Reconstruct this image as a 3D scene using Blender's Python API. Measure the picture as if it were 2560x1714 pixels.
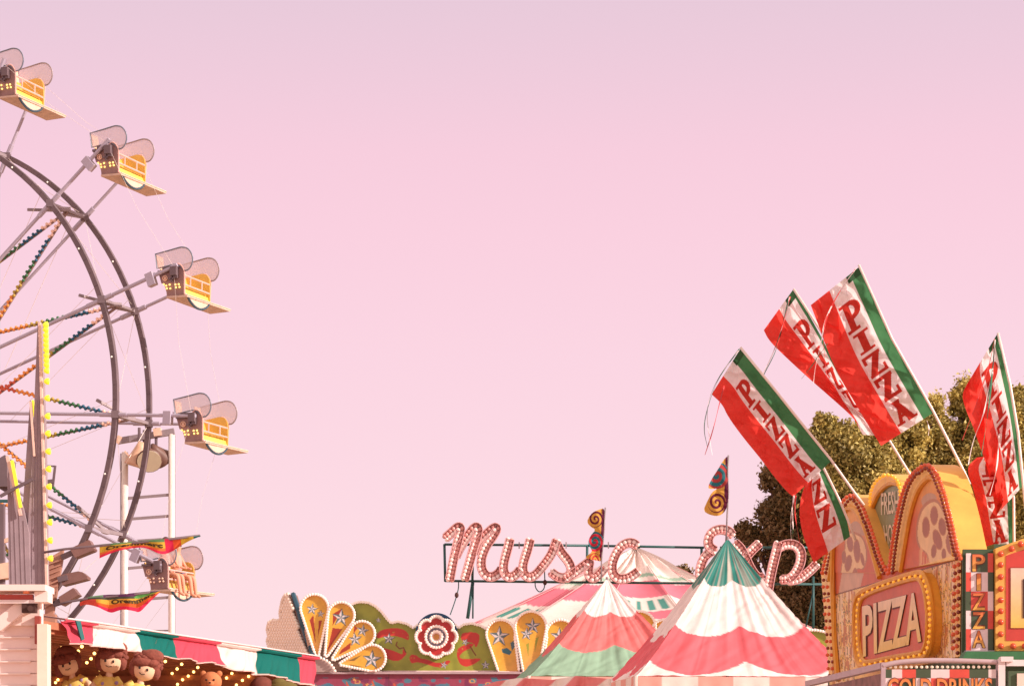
import bpy, math, random
import numpy as np
from mathutils import Vector
random.seed(7); np.random.seed(7)
S = bpy.context.scene
for o in list(bpy.data.objects): bpy.data.objects.remove(o)
# ------------------------------------------------------------------ camera, sky, sun
F, HZ, EYE = 6500.0, 1950.0, 1.7
cam = bpy.data.cameras.new('camera'); co = bpy.data.objects.new('camera', cam)
S.collection.objects.link(co); S.camera = co
co.location = (0, 0, EYE); co.rotation_euler = (math.radians(90), 0, 0)
cam.sensor_width = 36; cam.lens = 36*F/2560; cam.shift_y = (HZ-857)/2560
cam.clip_start = .5; cam.clip_end = 4000
S.view_settings.view_transform = 'Standard'; S.view_settings.look = 'None'
S.view_settings.gamma = 1; S.view_settings.exposure = 0
SUN = Vector((.87, -.36, .42)).normalized()

def srgb(r, g, b):
    f = lambda c: (c/12.92 if c <= .04045 else ((c+.055)/1.055)**2.4)
    return tuple(f(c/255.) for c in (r, g, b))

w = bpy.data.worlds.new('World'); S.world = w; w.use_nodes = True
nt = w.node_tree; bg = nt.nodes['Background']
sky = nt.nodes.new('ShaderNodeTexSky'); sky.sky_type = 'NISHITA'; sky.sun_disc = False
sky.sun_elevation = math.asin(SUN.z); sky.sun_rotation = math.atan2(SUN.x, SUN.y)
tc = nt.nodes.new('ShaderNodeTexCoord'); sp = nt.nodes.new('ShaderNodeSeparateXYZ')
nt.links.new(tc.outputs['Generated'], sp.inputs[0])
rp = nt.nodes.new('ShaderNodeValToRGB'); nt.links.new(sp.outputs['Z'], rp.inputs[0])
stops = [(0., (255, 226, 227)), (.06, (254, 222, 227)), (.11, (252, 217, 227)), (.16, (251, 213, 226)), (.205, (250, 208, 223)),
         (.235, (247, 205, 221)), (.262, (239, 203, 219)), (.295, (230, 201, 217)), (.45, (240, 214, 205)), (1., (255, 228, 205))]  # overhead stops are out of view, set peach to warm and brighten the fill
el = rp.color_ramp.elements
while len(el) < len(stops): el.new(.5)
for e, (p, c) in zip(el, stops): e.position = p; e.color = (*srgb(*c), 1)
sc_ = nt.nodes.new('ShaderNodeMix'); sc_.data_type = 'RGBA'; sc_.blend_type = 'ADD'; sc_.inputs[0].default_value = .002
nt.links.new(rp.outputs[0], sc_.inputs[6]); nt.links.new(sky.outputs[0], sc_.inputs[7])
nt.links.new(sc_.outputs[2], bg.inputs[0]); bg.inputs[1].default_value = 1.0
sl = bpy.data.lights.new('sun', 'SUN'); so = bpy.data.objects.new('sun', sl); S.collection.objects.link(so)
sl.energy = 4.9; sl.angle = math.radians(.5); sl.color = (1, .86, .77)
so.rotation_euler = SUN.to_track_quat('Z', 'Y').to_euler()

# ------------------------------------------------------------------ helpers
def P(px, py, Y): return np.array([(px-1280)/F*Y, Y, EYE+(HZ-py)/F*Y])
def Pa(px, py, Y):
    px, py, Y = np.broadcast_arrays(np.asarray(px, float), np.asarray(py, float), np.asarray(Y, float))
    return np.stack([(px-1280)/F*Y, Y, EYE+(HZ-py)/F*Y], -1)
def onz(px, py, z):
    Y = (z-EYE)*F/(HZ-py); return P(px, py, Y)
C = lambda *a: np.array(srgb(*a))
_m = {}
def mat(name, rgb, rough=.6, metal=0, var=.12, scale=8, emit=0, bump=.0, alpha=1, transl=0, spec=.5, attr=False):
    if name in _m: return _m[name]
    m = bpy.data.materials.new(name); m.use_nodes = True; n = m.node_tree; b = n.nodes['Principled BSDF']
    b.inputs['Roughness'].default_value = rough; b.inputs['Metallic'].default_value = metal
    b.inputs['Specular IOR Level'].default_value = spec
    base = n.nodes.new('ShaderNodeAttribute') if attr else n.nodes.new('ShaderNodeRGB')
    if attr: base.attribute_name = 'Col'; out = base.outputs['Color']
    else: base.outputs[0].default_value = (*srgb(*rgb), 1); out = base.outputs[0]
    t = n.nodes.new('ShaderNodeTexCoord')
    nz = n.nodes.new('ShaderNodeTexNoise'); nz.inputs['Scale'].default_value = scale; nz.inputs['Detail'].default_value = 6
    nz.inputs['Roughness'].default_value = .65
    n.links.new(t.outputs['Object'], nz.inputs['Vector'])
    mr = n.nodes.new('ShaderNodeMapRange'); mr.inputs[1].default_value = .3; mr.inputs[2].default_value = .7
    mr.inputs[3].default_value = 1-var; mr.inputs[4].default_value = 1+var*.6
    n.links.new(nz.outputs[0], mr.inputs[0])
    mx = n.nodes.new('ShaderNodeVectorMath'); mx.operation = 'SCALE'
    n.links.new(out, mx.inputs[0]); n.links.new(mr.outputs[0], mx.inputs['Scale'])
    n.links.new(mx.outputs[0], b.inputs['Base Color'])
    if emit:
        n.links.new(out, b.inputs['Emission Color']); b.inputs['Emission Strength'].default_value = emit
    if bump:
        bp = n.nodes.new('ShaderNodeBump'); bp.inputs['Strength'].default_value = bump; bp.inputs['Distance'].default_value = .02
        n.links.new(nz.outputs[0], bp.inputs['Height']); n.links.new(bp.outputs[0], b.inputs['Normal'])
    if alpha < 1: b.inputs['Alpha'].default_value = alpha
    if transl:
        tr = n.nodes.new('ShaderNodeBsdfTranslucent'); n.links.new(mx.outputs[0], tr.inputs[0])
        ms = n.nodes.new('ShaderNodeMixShader'); ms.inputs[0].default_value = transl
        n.links.new(b.outputs[0], ms.inputs[1]); n.links.new(tr.outputs[0], ms.inputs[2])
        n.links.new(ms.outputs[0], n.nodes['Material Output'].inputs[0])
    _m[name] = m; return m

def origin(o):
    v = Vector((0, 0, 0))
    while o: v += o.location; o = o.parent
    return np.array(v)
def link(o, parent=None, name=None, **k):
    S.collection.objects.link(o)
    if parent: o.parent = parent
    for a, b in k.items():
        if b is not None: o[a] = b
    return o
def thing(name, loc, label, category, group=None):
    o = bpy.data.objects.new(name, None); o.location = [float(q) for q in loc]; o.empty_display_size = .2
    return link(o, label=label, category=category, group=group)
def tag(o, label, category, group=None):
    o['label'] = label; o['category'] = category
    if group: o['group'] = group
    return o
class MB:
    def __init__(s): s.v = []; s.f = []; s.mi = []; s.n = 0
    def add(s, V, Fc, m=0):
        V = np.asarray(V, float).reshape(-1, 3); s.v.append(V)
        for f in Fc: s.f.append([i+s.n for i in f]); s.mi.append(m)
        s.n += len(V); return s
    def box(s, c, sz, R=None, m=0):
        c = np.asarray(c, float); h = np.asarray(sz, float)/2
        V = np.array([[x, y, z] for x in (-1, 1) for y in (-1, 1) for z in (-1, 1)])*h
        if R is not None: V = V @ np.asarray(R).T
        return s.add(V+c, [(0, 1, 3, 2), (4, 6, 7, 5), (0, 4, 5, 1), (2, 3, 7, 6), (0, 2, 6, 4), (1, 5, 7, 3)], m)
    def bar(s, a, b, wd, ht=None, m=0, up=(0, 0, 1)):
        a = np.asarray(a, float); b = np.asarray(b, float); d = b-a; L = np.linalg.norm(d); d = d/L
        up = np.asarray(up, float)
        if abs(d@up) > .98: up = np.array([0, 1., 0])
        x = np.cross(d, up); x /= np.linalg.norm(x); z = np.cross(x, d)
        return s.box((a+b)/2, (L, wd, ht or wd), np.stack([d, x, z], 1), m)
    def tube(s, pts, r, n=8, m=0, closed=False):
        pts = np.asarray(pts, float); k = len(pts)
        if closed: T = np.roll(pts, -1, 0)-np.roll(pts, 1, 0)
        else: T = np.gradient(pts, axis=0)
        T /= np.linalg.norm(T, axis=1)[:, None]+1e-12
        rr = np.broadcast_to(np.asarray(r, float), (k,))
        up = np.array([.31, .17, .93]); V = []
        for i in range(k):
            x = np.cross(T[i], up)
            if np.linalg.norm(x) < .1: x = np.cross(T[i], [1, 0, 0])
            x /= np.linalg.norm(x); y = np.cross(T[i], x)
            a = np.arange(n)*2*np.pi/n
            V.append(pts[i]+rr[i]*(np.cos(a)[:, None]*x+np.sin(a)[:, None]*y))
        fs = []
        for i in range(k if closed else k-1):
            j = (i+1) % k
            for q in range(n): fs.append((i*n+q, i*n+(q+1) % n, j*n+(q+1) % n, j*n+q))
        if not closed: fs.append(tuple(range(n))[::-1]); fs.append(tuple((k-1)*n+q for q in range(n)))
        return s.add(np.concatenate(V), fs, m)
    def ell(s, c, r, n=10, m=0, R=None, k=6):
        V = [[0, 0, -1]]
        for i in range(1, k):
            a = -np.pi/2+np.pi*i/k
            for q in range(n): V.append([np.cos(a)*np.cos(2*np.pi*q/n), np.cos(a)*np.sin(2*np.pi*q/n), np.sin(a)])
        V.append([0, 0, 1]); V = np.array(V)*np.asarray(r, float)
        if R is not None: V = V @ np.asarray(R).T
        fs = [(0, 1+(q+1) % n, 1+q) for q in range(n)]
        for i in range(k-2):
            for q in range(n): a = 1+i*n; fs.append((a+q, a+(q+1) % n, a+n+(q+1) % n, a+n+q))
        t = len(V)-1; a = 1+(k-2)*n
        fs += [(a+q, a+(q+1) % n, t) for q in range(n)]
        return s.add(V+np.asarray(c, float), fs, m)
    def prism(s, poly, off, m=0, ms=None, mb=None):
        """poly: Nx3 planar outline, off: extrusion vector"""
        poly = np.asarray(poly, float); k = len(poly); V = np.concatenate([poly, poly+np.asarray(off, float)])
        s.add(V, [tuple(range(k))], m); s.n -= 2*k; s.v.pop()
        s.add(V, [tuple(range(2*k-1, k-1, -1))], m if mb is None else mb); s.n -= 2*k; s.v.pop()
        return s.add(V, [(i, k+i, k+(i+1) % k, (i+1) % k) for i in range(k)], m if ms is None else ms)
    def build(s, name, mats, parent=None, smooth=False, **k):
        V = np.concatenate(s.v) - (origin(parent) if parent else 0)
        me = bpy.data.meshes.new(name); me.from_pydata(V.tolist(), [], s.f)
        if not isinstance(mats, (list, tuple)): mats = [mats]
        for m in mats: me.materials.append(m)
        me.polygons.foreach_set('material_index', s.mi)
        if smooth: me.polygons.foreach_set('use_smooth', [True]*len(s.f))
        me.update(); return link(bpy.data.objects.new(name, me), parent, **k)
def sheet(name, Pt, Cl, m, parent=None, mask=None, smooth=True, **k):
    """painted grid: Pt (a,b,3) world points, Cl (a,b,3) linear colours"""
    a, b = Pt.shape[:2]; idx = np.arange(a*b).reshape(a, b)
    q = np.stack([idx[:-1, :-1], idx[1:, :-1], idx[1:, 1:], idx[:-1, 1:]], -1).reshape(-1, 4)
    if mask is not None:
        mk = np.asarray(mask).reshape(-1); q = q[mk[q].all(1)]
    used = np.unique(q); re = np.full(a*b, -1); re[used] = np.arange(len(used)); q = re[q]
    V = Pt.reshape(-1, 3)[used] - (origin(parent) if parent else 0)
    me = bpy.data.meshes.new(name); me.vertices.add(len(V)); me.vertices.foreach_set('co', V.astype(np.float32).ravel())
    me.loops.add(q.size); me.loops.foreach_set('vertex_index', q.astype(np.int32).ravel())
    me.polygons.add(len(q)); me.polygons.foreach_set('loop_start', (np.arange(len(q))*4).astype(np.int32))
    me.polygons.foreach_set('loop_total', np.full(len(q), 4, np.int32)); me.materials.append(m)
    me.update(calc_edges=True); me.validate()
    me.polygons.foreach_set('use_smooth', [smooth]*len(me.polygons))
    at = me.color_attributes.new('Col', 'FLOAT_COLOR', 'POINT')
    c4 = np.ones((len(V), 4), np.float32); c4[:, :3] = Cl.reshape(-1, 3)[used]; at.data.foreach_set('color', c4.ravel())
    return link(bpy.data.objects.new(name, me), parent, **k)
_bm = {}
def bulbs(parent, pts, r, m, name='bulb', cap=100, stretch=None, n=8):
    key = (m.name, round(r, 4), stretch); o0 = origin(parent); pts = [np.asarray(p, float) for p in pts]
    for p in pts[:cap]:
        if key not in _bm:
            o = MB().ell((0, 0, 0), (r, r, r) if not stretch else (r*stretch[0], r*stretch[1], r*stretch[2]), n=n, k=6).build(name, m, smooth=True)
            me = o.data; bpy.data.objects.remove(o); _bm[key] = me
        o = bpy.data.objects.new(name, _bm[key]); o.location = p-o0; link(o, parent)
    if len(pts) > cap:
        mb = MB()
        for p in pts[cap:]: mb.ell(p, (r, r, r), n=6, k=4)
        mb.build('bulb_cluster' if name == 'bulb' else name+'_rows', m, parent, smooth=True, kind='stuff')
def inpoly(X, Y, poly):
    ins = np.zeros(X.shape, bool); n = len(poly)
    for i in range(n):
        x1, y1 = poly[i]; x2, y2 = poly[(i+1) % n]
        if y1 == y2: continue
        c = ((y1 > Y) != (y2 > Y)) & (X < (x2-x1)*(Y-y1)/(y2-y1)+x1); ins ^= c
    return ins
def resamp(pts, n=None, step=None, closed=False):
    pts = np.asarray(pts, float)
    if closed: pts = np.vstack([pts, pts[:1]])
    d = np.r_[0, np.cumsum(np.linalg.norm(np.diff(pts, axis=0), axis=1))]
    if step: n = max(2, int(round(d[-1]/step))+1)
    t = np.linspace(0, d[-1], n)
    if closed: t = t[:-1]
    return np.stack([np.interp(t, d, pts[:, i]) for i in range(pts.shape[1])], 1)
def smooth_pl(pts, it=2, closed=False):
    pts = np.asarray(pts, float)
    for _ in range(it):
        q = np.roll(pts, -1, 0) if closed else pts[1:]; p = pts if closed else pts[:-1]
        a = p*.75+q*.25; b = p*.25+q*.75; r = np.empty((2*len(a), pts.shape[1])); r[0::2] = a; r[1::2] = b
        if not closed: r = np.vstack([pts[:1], r, pts[-1:]])
        pts = r
    return pts
def dist_pl(X, Y, pl):
    D = np.full(X.shape, 1e9)
    for (x1, y1), (x2, y2) in zip(pl[:-1], pl[1:]):
        dx, dy = x2-x1, y2-y1; L = dx*dx+dy*dy+1e-9
        t = np.clip(((X-x1)*dx+(Y-y1)*dy)/L, 0, 1); D = np.minimum(D, np.hypot(X-x1-t*dx, Y-y1-t*dy))
    return D
def vnoise(X, Y, seed=0):
    xi = np.floor(X).astype(int); yi = np.floor(Y).astype(int); fx = X-xi; fy = Y-yi
    fx = fx*fx*(3-2*fx); fy = fy*fy*(3-2*fy)
    h = lambda a, b: ((np.sin(a*127.1+b*311.7+seed*74.7)*43758.5453) % 1)
    return (h(xi, yi)*(1-fx)+h(xi+1, yi)*fx)*(1-fy)+(h(xi, yi+1)*(1-fx)+h(xi+1, yi+1)*fx)*fy
def starpts(cx, cy, r, rot=0, ri=.42):
    return [(cx+(r if i % 2 == 0 else r*ri)*math.sin(rot+i*math.pi/5), cy-(r if i % 2 == 0 else r*ri)*math.cos(rot+i*math.pi/5)) for i in range(10)]
def paint_star(X, Y, Cl, cx, cy, r, rot=0, dark=(95, 115, 120), lite=(225, 215, 215)):
    pts = starpts(cx, cy, r, rot)
    edge = inpoly(X, Y, starpts(cx, cy, r*1.12, rot)); Cl[edge] = C(85, 95, 95)
    for i in range(10):
        t = inpoly(X, Y, [(cx, cy), pts[i], pts[(i+1) % 10]])
        Cl[t] = C(*(dark if i % 2 == 0 else lite))
def pxgrid(x0, x1, y0, y1, st=1.25):
    X, Y = np.meshgrid(np.arange(x0, x1+st, st), np.arange(y0, y1+st, st), indexing='ij'); return X, Y
def text_mesh(body, extr=0.0, bold=0.0):
    cu = bpy.data.curves.new('t', 'FONT'); cu.body = body; cu.offset = bold; cu.resolution_u = 3
    o = bpy.data.objects.new('t', cu); S.collection.objects.link(o)
    dg = bpy.context.evaluated_depsgraph_get(); dg.update(); me = bpy.data.meshes.new_from_object(o.evaluated_get(dg))
    V = np.array([v.co[:] for v in me.vertices]); Fc = [tuple(p.vertices) for p in me.polygons]
    bpy.data.objects.remove(o); bpy.data.meshes.remove(me)
    V[:, 0] -= V[:, 0].min(); V[:, 1] -= V[:, 1].min(); V[:, 0] /= V[:, 0].max(); V[:, 1] /= V[:, 1].max()
    return V, Fc
def text_on(name, body, quad, fn, m, parent, bold=.02, grad=None, **k):
    """quad: TL,TR,BR,BL pixel corners; fn(px,py)->point array"""
    V, Fc = text_mesh(body, bold=bold); x = V[:, 0]; y = V[:, 1]; q = np.array(quad, float)
    p = (q[0]*((1-x)*y)[:, None]+q[1]*(x*y)[:, None]+q[2]*(x*(1-y))[:, None]+q[3]*((1-x)*(1-y))[:, None])
    W = fn(p[:, 0], p[:, 1]); mb = MB().add(W, Fc); o = mb.build(name, m, parent, **k)
    if grad is not None:
        at = o.data.color_attributes.new('Col', 'FLOAT_COLOR', 'POINT'); c4 = np.ones((len(V), 4), np.float32)
        c4[:, :3] = grad[1]*(1-y)[:, None]+grad[0]*y[:, None]; at.data.foreach_set('color', c4.ravel())
    return o

# ------------------------------------------------------------------ materials
PAINT = mat('painted_board', None, .45, var=.14, scale=6, attr=True)
PAINTG = mat('painted_gloss', None, .3, var=.08, scale=3, attr=True)
CLOTH = mat('flag_cloth', None, .8, var=.06, scale=20, attr=True, transl=.5, spec=.15, bump=.2)
CANVAS = mat('tent_canvas', None, .75, var=.07, scale=5, attr=True, transl=.12, spec=.2, bump=.25)
STEEL = mat('galvanised_steel', (160, 145, 150), .5, .2, var=.15, scale=3)
STEELD = mat('dark_painted_steel', (116, 98, 104), .6, .1, var=.2, scale=2)
SPOKE = mat('spoke_steel', (190, 180, 198), .55, .1, var=.12, scale=2)
PALE = mat('pale_pole', (250, 234, 225), .4, .1, var=.1)
TEAL = mat('teal_painted_pipe', (45, 95, 95), .5, var=.2, scale=12)
WHITE = mat('white_trim', (240, 222, 222), .5, var=.08)
DARK = mat('dark_brown', (80, 50, 45), .8, var=.25, scale=5)

# ------------------------------------------------------------------ ground
g = MB().add([(-400, -60, 0), (400, -60, 0), (400, 1500, 0), (-400, 1500, 0)], [(0, 1, 2, 3)]).build('ground', mat('dusty_ground', (190, 160, 135), .9, var=.3, scale=.5), kind='structure')

# ------------------------------------------------------------------ ferris wheel
WC = np.array([-15.094, 62.217, 10.427]); YAW = .358; WW = 1.574; RR = 6.8; R2 = 8.743; PH = -3.516
WU = np.array([math.cos(YAW), -math.sin(YAW), 0]); WA = np.array([math.sin(YAW), math.cos(YAW), 0]); WZ = np.array([0, 0, 1.])
def wp(deg, r, side=0): t = math.radians(deg+PH); return WC+WU*r*math.cos(t)+WZ*r*math.sin(t)+WA*side*WW/2
wheel = thing('ferris_wheel', (WC[0], WC[1], 0), 'big steel Ferris wheel with rows of coloured bulbs at the left edge', 'Ferris wheel')
for sd in (-1, 1):
    mb = MB(); a = np.arange(0, 360, 3.75)
    for i in range(16):
        # straight-ish chord segments bolted together
        seg = [wp(22.5*i+q*2.8125, RR, sd) for q in range(9)]
        for p, q in zip(seg[:-1], seg[1:]): mb.bar(p, q+(q-p)*.03, .12, .11 if sd < 0 else .085, up=WA)
        mb.box(wp(22.5*i, RR, sd), (.17, .17, .17))
    mb.build('rim', mat('rim_grey_steel', (122, 104, 110), .6, .1, var=.25, scale=2), wheel)
    rb = [wp(22.5*i+q, RR, sd)-WA*.1+(-WA*0) for i in range(-6, 6) for q in (11,)]
    bulbs(wheel, rb, .022, mat('pale_bulb', (255, 245, 235), .3, emit=.3), name='rim_bulb', cap=40)
for i in range(16):
    for sd in (-1, 1):
        mb = MB().tube([wp(22.5*i, .5, sd), wp(22.5*i, R2+.1, sd)], .044 if sd < 0 else .038, 8)
        bx = wp(22.5*i, R2-.6, sd); d = wp(22.5*i, 1)-wp(22.5*i, 0)
        n_ = np.cross(d, WA)
        if sd < 0: mb.box(bx+WZ*-.06, (.19, .16, .3), np.stack([d, WA, n_], 1))
        mb.tube([wp(22.5*i, RR-.4, sd), wp(22.5*i, RR+.3, sd)], .058, 8)
        mb.build('spoke', SPOKE, wheel, smooth=False)
    mb = MB().bar(wp(22.5*i, RR, -1), wp(22.5*i, RR, 1), .07)
    mb.bar(wp(22.5*i, RR-.15, -1), wp(22.5*i, RR+.05, 0), .09); mb.bar(wp(22.5*i+3, RR-.5, -1), wp(22.5*i, RR, 0), .06)
    mb.bar(wp(22.5*i, RR-.1, 0), wp(22.5*i, RR, 1), .07)
    mb.build('cross_bracket', STEEL, wheel)
bar_m = mat('light_bar_steel', (150, 120, 115), .6, var=.2)
cols = {'r': mat('red_bulb', (215, 95, 70), .35, emit=.1), 'o': mat('orange_bulb', (240, 150, 70), .35, emit=.12), 'y': mat('amber_bulb', (190, 160, 70), .35, emit=.08),
        'g': mat('green_bulb', (60, 115, 75), .35, emit=.06), 'b': mat('blue_bulb', (35, 95, 125), .35, emit=.06), 'p': mat('peach_bulb', (250, 205, 185), .35, emit=.15)}
allb = {k: [] for k in cols}
for i in range(16):
    a_, b_ = wp(22.5*i, RR), wp(22.5*(i+7), RR); L = np.linalg.norm(b_-a_); mb = MB().bar(a_, b_, .05, .05)
    mb.build('light_bar', bar_m, wheel)
    nb = int(L/.07); d = (b_-a_)/L; n_ = np.cross(d, WA)
    for q in range(5, nb-4):
        p = a_+d*(q+.5)*L/nb; rr = abs((q+.5)/nb*2-1)*L/2
        k = 'r' if rr < 3.5 else 'o' if rr < 4.3 else 'y' if rr < 4.7 else 'g' if rr < 5.3 else 'b' if rr < 5.9 else 'p'
        if k == 'r' and (i % 2): k = 'o'
        p = p-WA*.06+n_*(.022 if q % 2 else -.022)
        sx = 1280+F*p[0]/p[1]; sy = HZ-F*(p[2]-EYE)/p[1]
        if sx > -300 and sy < 1750: allb[k].append(p)
for k, v in allb.items():
    v.sort(key=lambda p: -p[0]); bulbs(wheel, v, .04, cols[k], name='bulb', cap=40, n=7)
mb = MB().tube([WC-WA*1.1, WC+WA*1.1], .55, 20); mb.build('hub', STEEL, wheel)
for sd in (-1, 1):
    for q in (-1, 1):
        MB().bar(WC+WA*sd*1.3, WC+WA*sd*2.4+WU*q*4.5-WZ*10.4, .3).build('support_leg', STEEL, wheel)
for sd in (-1, 1):
    mb = MB()
    for i in range(-3, 5):
        p, q = wp(22.5*i, R2, sd), wp(22.5*(i+1), R2, sd); mb.tube([p, (p+q)/2-(p+q-2*WC)*.006, q], .003, 4)
        mb.tube([wp(22.5*i+3, RR, sd), wp(22.5*(i-1), RR*.45, sd)], .006, 4)
        mb.tube([wp(22.5*i+1, RR, sd), wp(22.5*(i+1), RR, -sd)], .005, 4)
    mb.build('bracing_cable', PALE, wheel)

# gondolas ---------------------------------------------------------------
K = 7.84
def cu(zx, zy, a=0):
    """traced point on gondola side plane -> local (u, a, z); a metres along axle"""
    dx = (zx-525)/K; u = dx/99.5; return np.array([u, a, -((zy-627)/K+5.45*u)/111])
def sidepoly(pts, a=0): return [cu(x, y, a) for x, y in pts]
GW = 1.3
hood = [(145, 305), (400, 245), (600, 192)]+[tuple(q) for q in smooth_pl([(600, 192), (670, 178), (780, 200), (860, 300), (888, 420), (860, 550), (790, 635), (715, 645), (680, 590), (600, 525), (530, 512)], 1)[1:]]+[(290, 568), (180, 590)]
panel = [(190, 640), (480, 625), (545, 525), (600, 505), (660, 535), (705, 610), (715, 690), (720, 1100), (365, 1132), (340, 892), (255, 880)]
HOODM = mat('tinted_mesh_screen', (238, 220, 224), .5, var=.03, alpha=.45)
HOODR = mat('hood_edge', (115, 122, 138), .4, var=.1); PAN = mat('gondola_panel', (158, 122, 120), .55, var=.22, scale=6)
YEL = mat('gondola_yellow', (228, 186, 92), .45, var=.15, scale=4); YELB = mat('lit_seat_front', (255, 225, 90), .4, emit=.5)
TAN = mat('gondola_tan', (248, 205, 180), .6, var=.15); RAIL = mat('gondola_rail', (240, 190, 180), .4); FLR = mat('gondola_floor', (222, 190, 172), .6, var=.25, scale=5)
WARM = mat('warm_lit_bulb', (255, 215, 120), .4, emit=1.6)
BLUED = mat('dark_teal_trim', (60, 85, 100), .5, var=.15)
LOC = np.stack([WU, WA, WZ], 1)
def L2W(o, pts): return np.asarray(pts, float) @ LOC.T + o
def make_gondola(o, label, lit=True):
    g = thing('gondola', o, label, 'gondola', 'gondolas hanging on the Ferris wheel')
    for k, a in enumerate((0, GW)):
        h = MB().prism(L2W(o, sidepoly(hood, a)), WA*.012).build('hood_screen', HOODM, g)
        MB().tube(L2W(o, sidepoly(hood, a)), .016, 6, closed=True).build('hood_frame', HOODR if k == 0 else STEEL, h)
    mb = MB()
    for a0, a1, x0 in ((.02, .33, 150), (.98, GW-.02, 150)):
        q = [cu(x0, 325, a0), cu(x0, 325, a1), cu(x0+28, 580, a1), cu(x0+28, 580, a0)]
        mb.prism(L2W(o, q), WU*.015)
    mb.build('hood_back', TAN, g)
    MB().prism(L2W(o, sidepoly(panel, .02)), WA*.03).build('side_panel', PAN, g)
    MB().prism(L2W(o, sidepoly([(190, 590), (470, 520), (545, 500)]+panel[3:], GW-.05)), WA*.03, m=0).build('side_panel', [YEL, PAN], g).data.polygons[1].material_index = 1
    # back wall and seat
    q = [cu(215, 600, .05), cu(215, 600, GW-.05), cu(365, 1120, GW-.05), cu(365, 1120, .05)]
    MB().prism(L2W(o, q), WU*.03).build('backrest', YEL, g)
    q = [cu(350, 900, .05), cu(350, 900, GW-.05), cu(640, 925, GW-.05), cu(640, 925, .05)]
    MB().prism(L2W(o, q), -WZ*.06).build('seat', YEL, g)
    q = [cu(660, 985, .05), cu(660, 985, GW-.06), cu(690, 1090, GW-.06), cu(690, 1090, .05)]
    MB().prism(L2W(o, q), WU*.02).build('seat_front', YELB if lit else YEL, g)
    q = [cu(712, 1085, .03), cu(712, 1085, GW), cu(716, 1120, GW), cu(716, 1120, .03)]
    MB().prism(L2W(o, q), WU*.03).build('sill', WHITE, g)
    # rails
    mb = MB()
    for y in (730, 912): mb.tube(L2W(o, [cu(715, y, 0), cu(715, y, GW-.08)]), .022, 6)
    for a in (.3, .86): mb.tube(L2W(o, [cu(715, 730, a), cu(712, 912, a)]), .018, 6)
    mb.build('lap_bar', RAIL, g)
    for a, xb in ((0, 722), (GW, 690)):
        arc_ = smooth_pl([cu(480, 622, a), cu(545, 522, a), cu(600, 500, a), cu(665, 535, a), cu(718, 640, a), cu(722, 700, a)], 2)
        MB().tube(L2W(o, np.vstack([arc_, [cu(xb, 1100, a)]])), .018, 6).build('edge_trim', RAIL, g)
    # apron scoop
    pts = []; 
    for t in np.linspace(0, 1, 13):
        a = .1+1.05*t; z = -math.sin(math.pi*t)**.7*.2
        c = cu(735, 1125, a); c[2] += z; pts.append(c)
    MB().prism(L2W(o, pts), WU*.015).build('apron', TAN, g)
    MB().tube(L2W(o, pts)+WU*.01, .03, 6).build('apron_hoop', BLUED, g)
    # floor plate
    q = [cu(365, 1135, .0), cu(770, 1112, .0), cu(700, 1112, 2.2), cu(365, 1135, 2.15)]
    q[2][0] = q[1][0]-.02; fp = L2W(o, q); fp[2] += WZ*.03
    MB().prism(fp, -WZ*.045, m=0).build('floor_plate', FLR, g)
    MB().tube([fp[1], fp[2]], .016, 5).tube([fp[2], fp[3]], .02, 5, m=1).build('plate_edge', [TAN, BLUED], g)
    # fixtures on the panel
    mb = MB().tube(L2W(o, [cu(340+45*math.cos(t), 785+48*math.sin(t), -.01) for t in np.linspace(0, 2*math.pi, 14)[:-1]]), .012, 5, closed=True)
    mb.ell(L2W(o, cu(340, 785, 0)), (.03, .03, .04)); mb.build('number_disc', TAN, g)
    mb = MB(); mb.box(L2W(o, cu(535, 655, -.05)), (.16, .12, .2), LOC); mb.box(L2W(o, cu(430, 600, -.04)), (.3, .08, .07), LOC)
    mb.box(L2W(o, cu(300, 655, -.02)), (.24, .05, .05), LOC); mb.box(L2W(o, cu(560, 730, -.03)), (.1, .06, .14), LOC)
    mb.box(L2W(o, cu(470, 800, -.03)), (.14, .05, .04), LOC); mb.box(L2W(o, cu(480, 730, -.03)), (.04, .05, .3), LOC)
    mb.build('hanger_bracket', STEELD, g)
    if lit:
        bulbs(g, [L2W(o, cu(x, y, -.02)) for x, y in ((550, 915), (615, 910), (560, 972), (630, 965), (368, 935), (435, 915), (380, 990), (450, 990), (320, 905))], .022, WARM, name='bulb')
    else:
        bulbs(g, [L2W(o, cu(x, y, -.02)) for x, y in ((550, 915), (615, 910), (560, 972), (630, 965), (368, 935), (435, 915), (380, 990), (450, 990), (320, 905))], .025, TAN, name='bulb')
    return g
gl = {67.5: 'topmost gondola of the Ferris wheel, cut by the left edge of the photo', 45: 'second gondola from the top, above the crossing of the two rims',
      22.5: 'gondola in the middle of the Ferris wheel, third one from the top', 0: 'empty lit gondola on the level spoke, just above the floodlight tower',
      -22.5: 'lowest gondola, carrying two riders behind the rainbow pennant'}
gorg = {}
for dg, lb in gl.items():
    o = wp(dg, R2, -1); o = o+WA*(WW/2-GW/2)*.35; o = o-WZ*{67.5: .18, 45: .14, 22.5: .07}.get(dg, 0)+WU*{67.5: .06, 45: .04}.get(dg, 0); gorg[dg] = o; make_gondola(o, lb, dg != -22.5)

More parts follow.
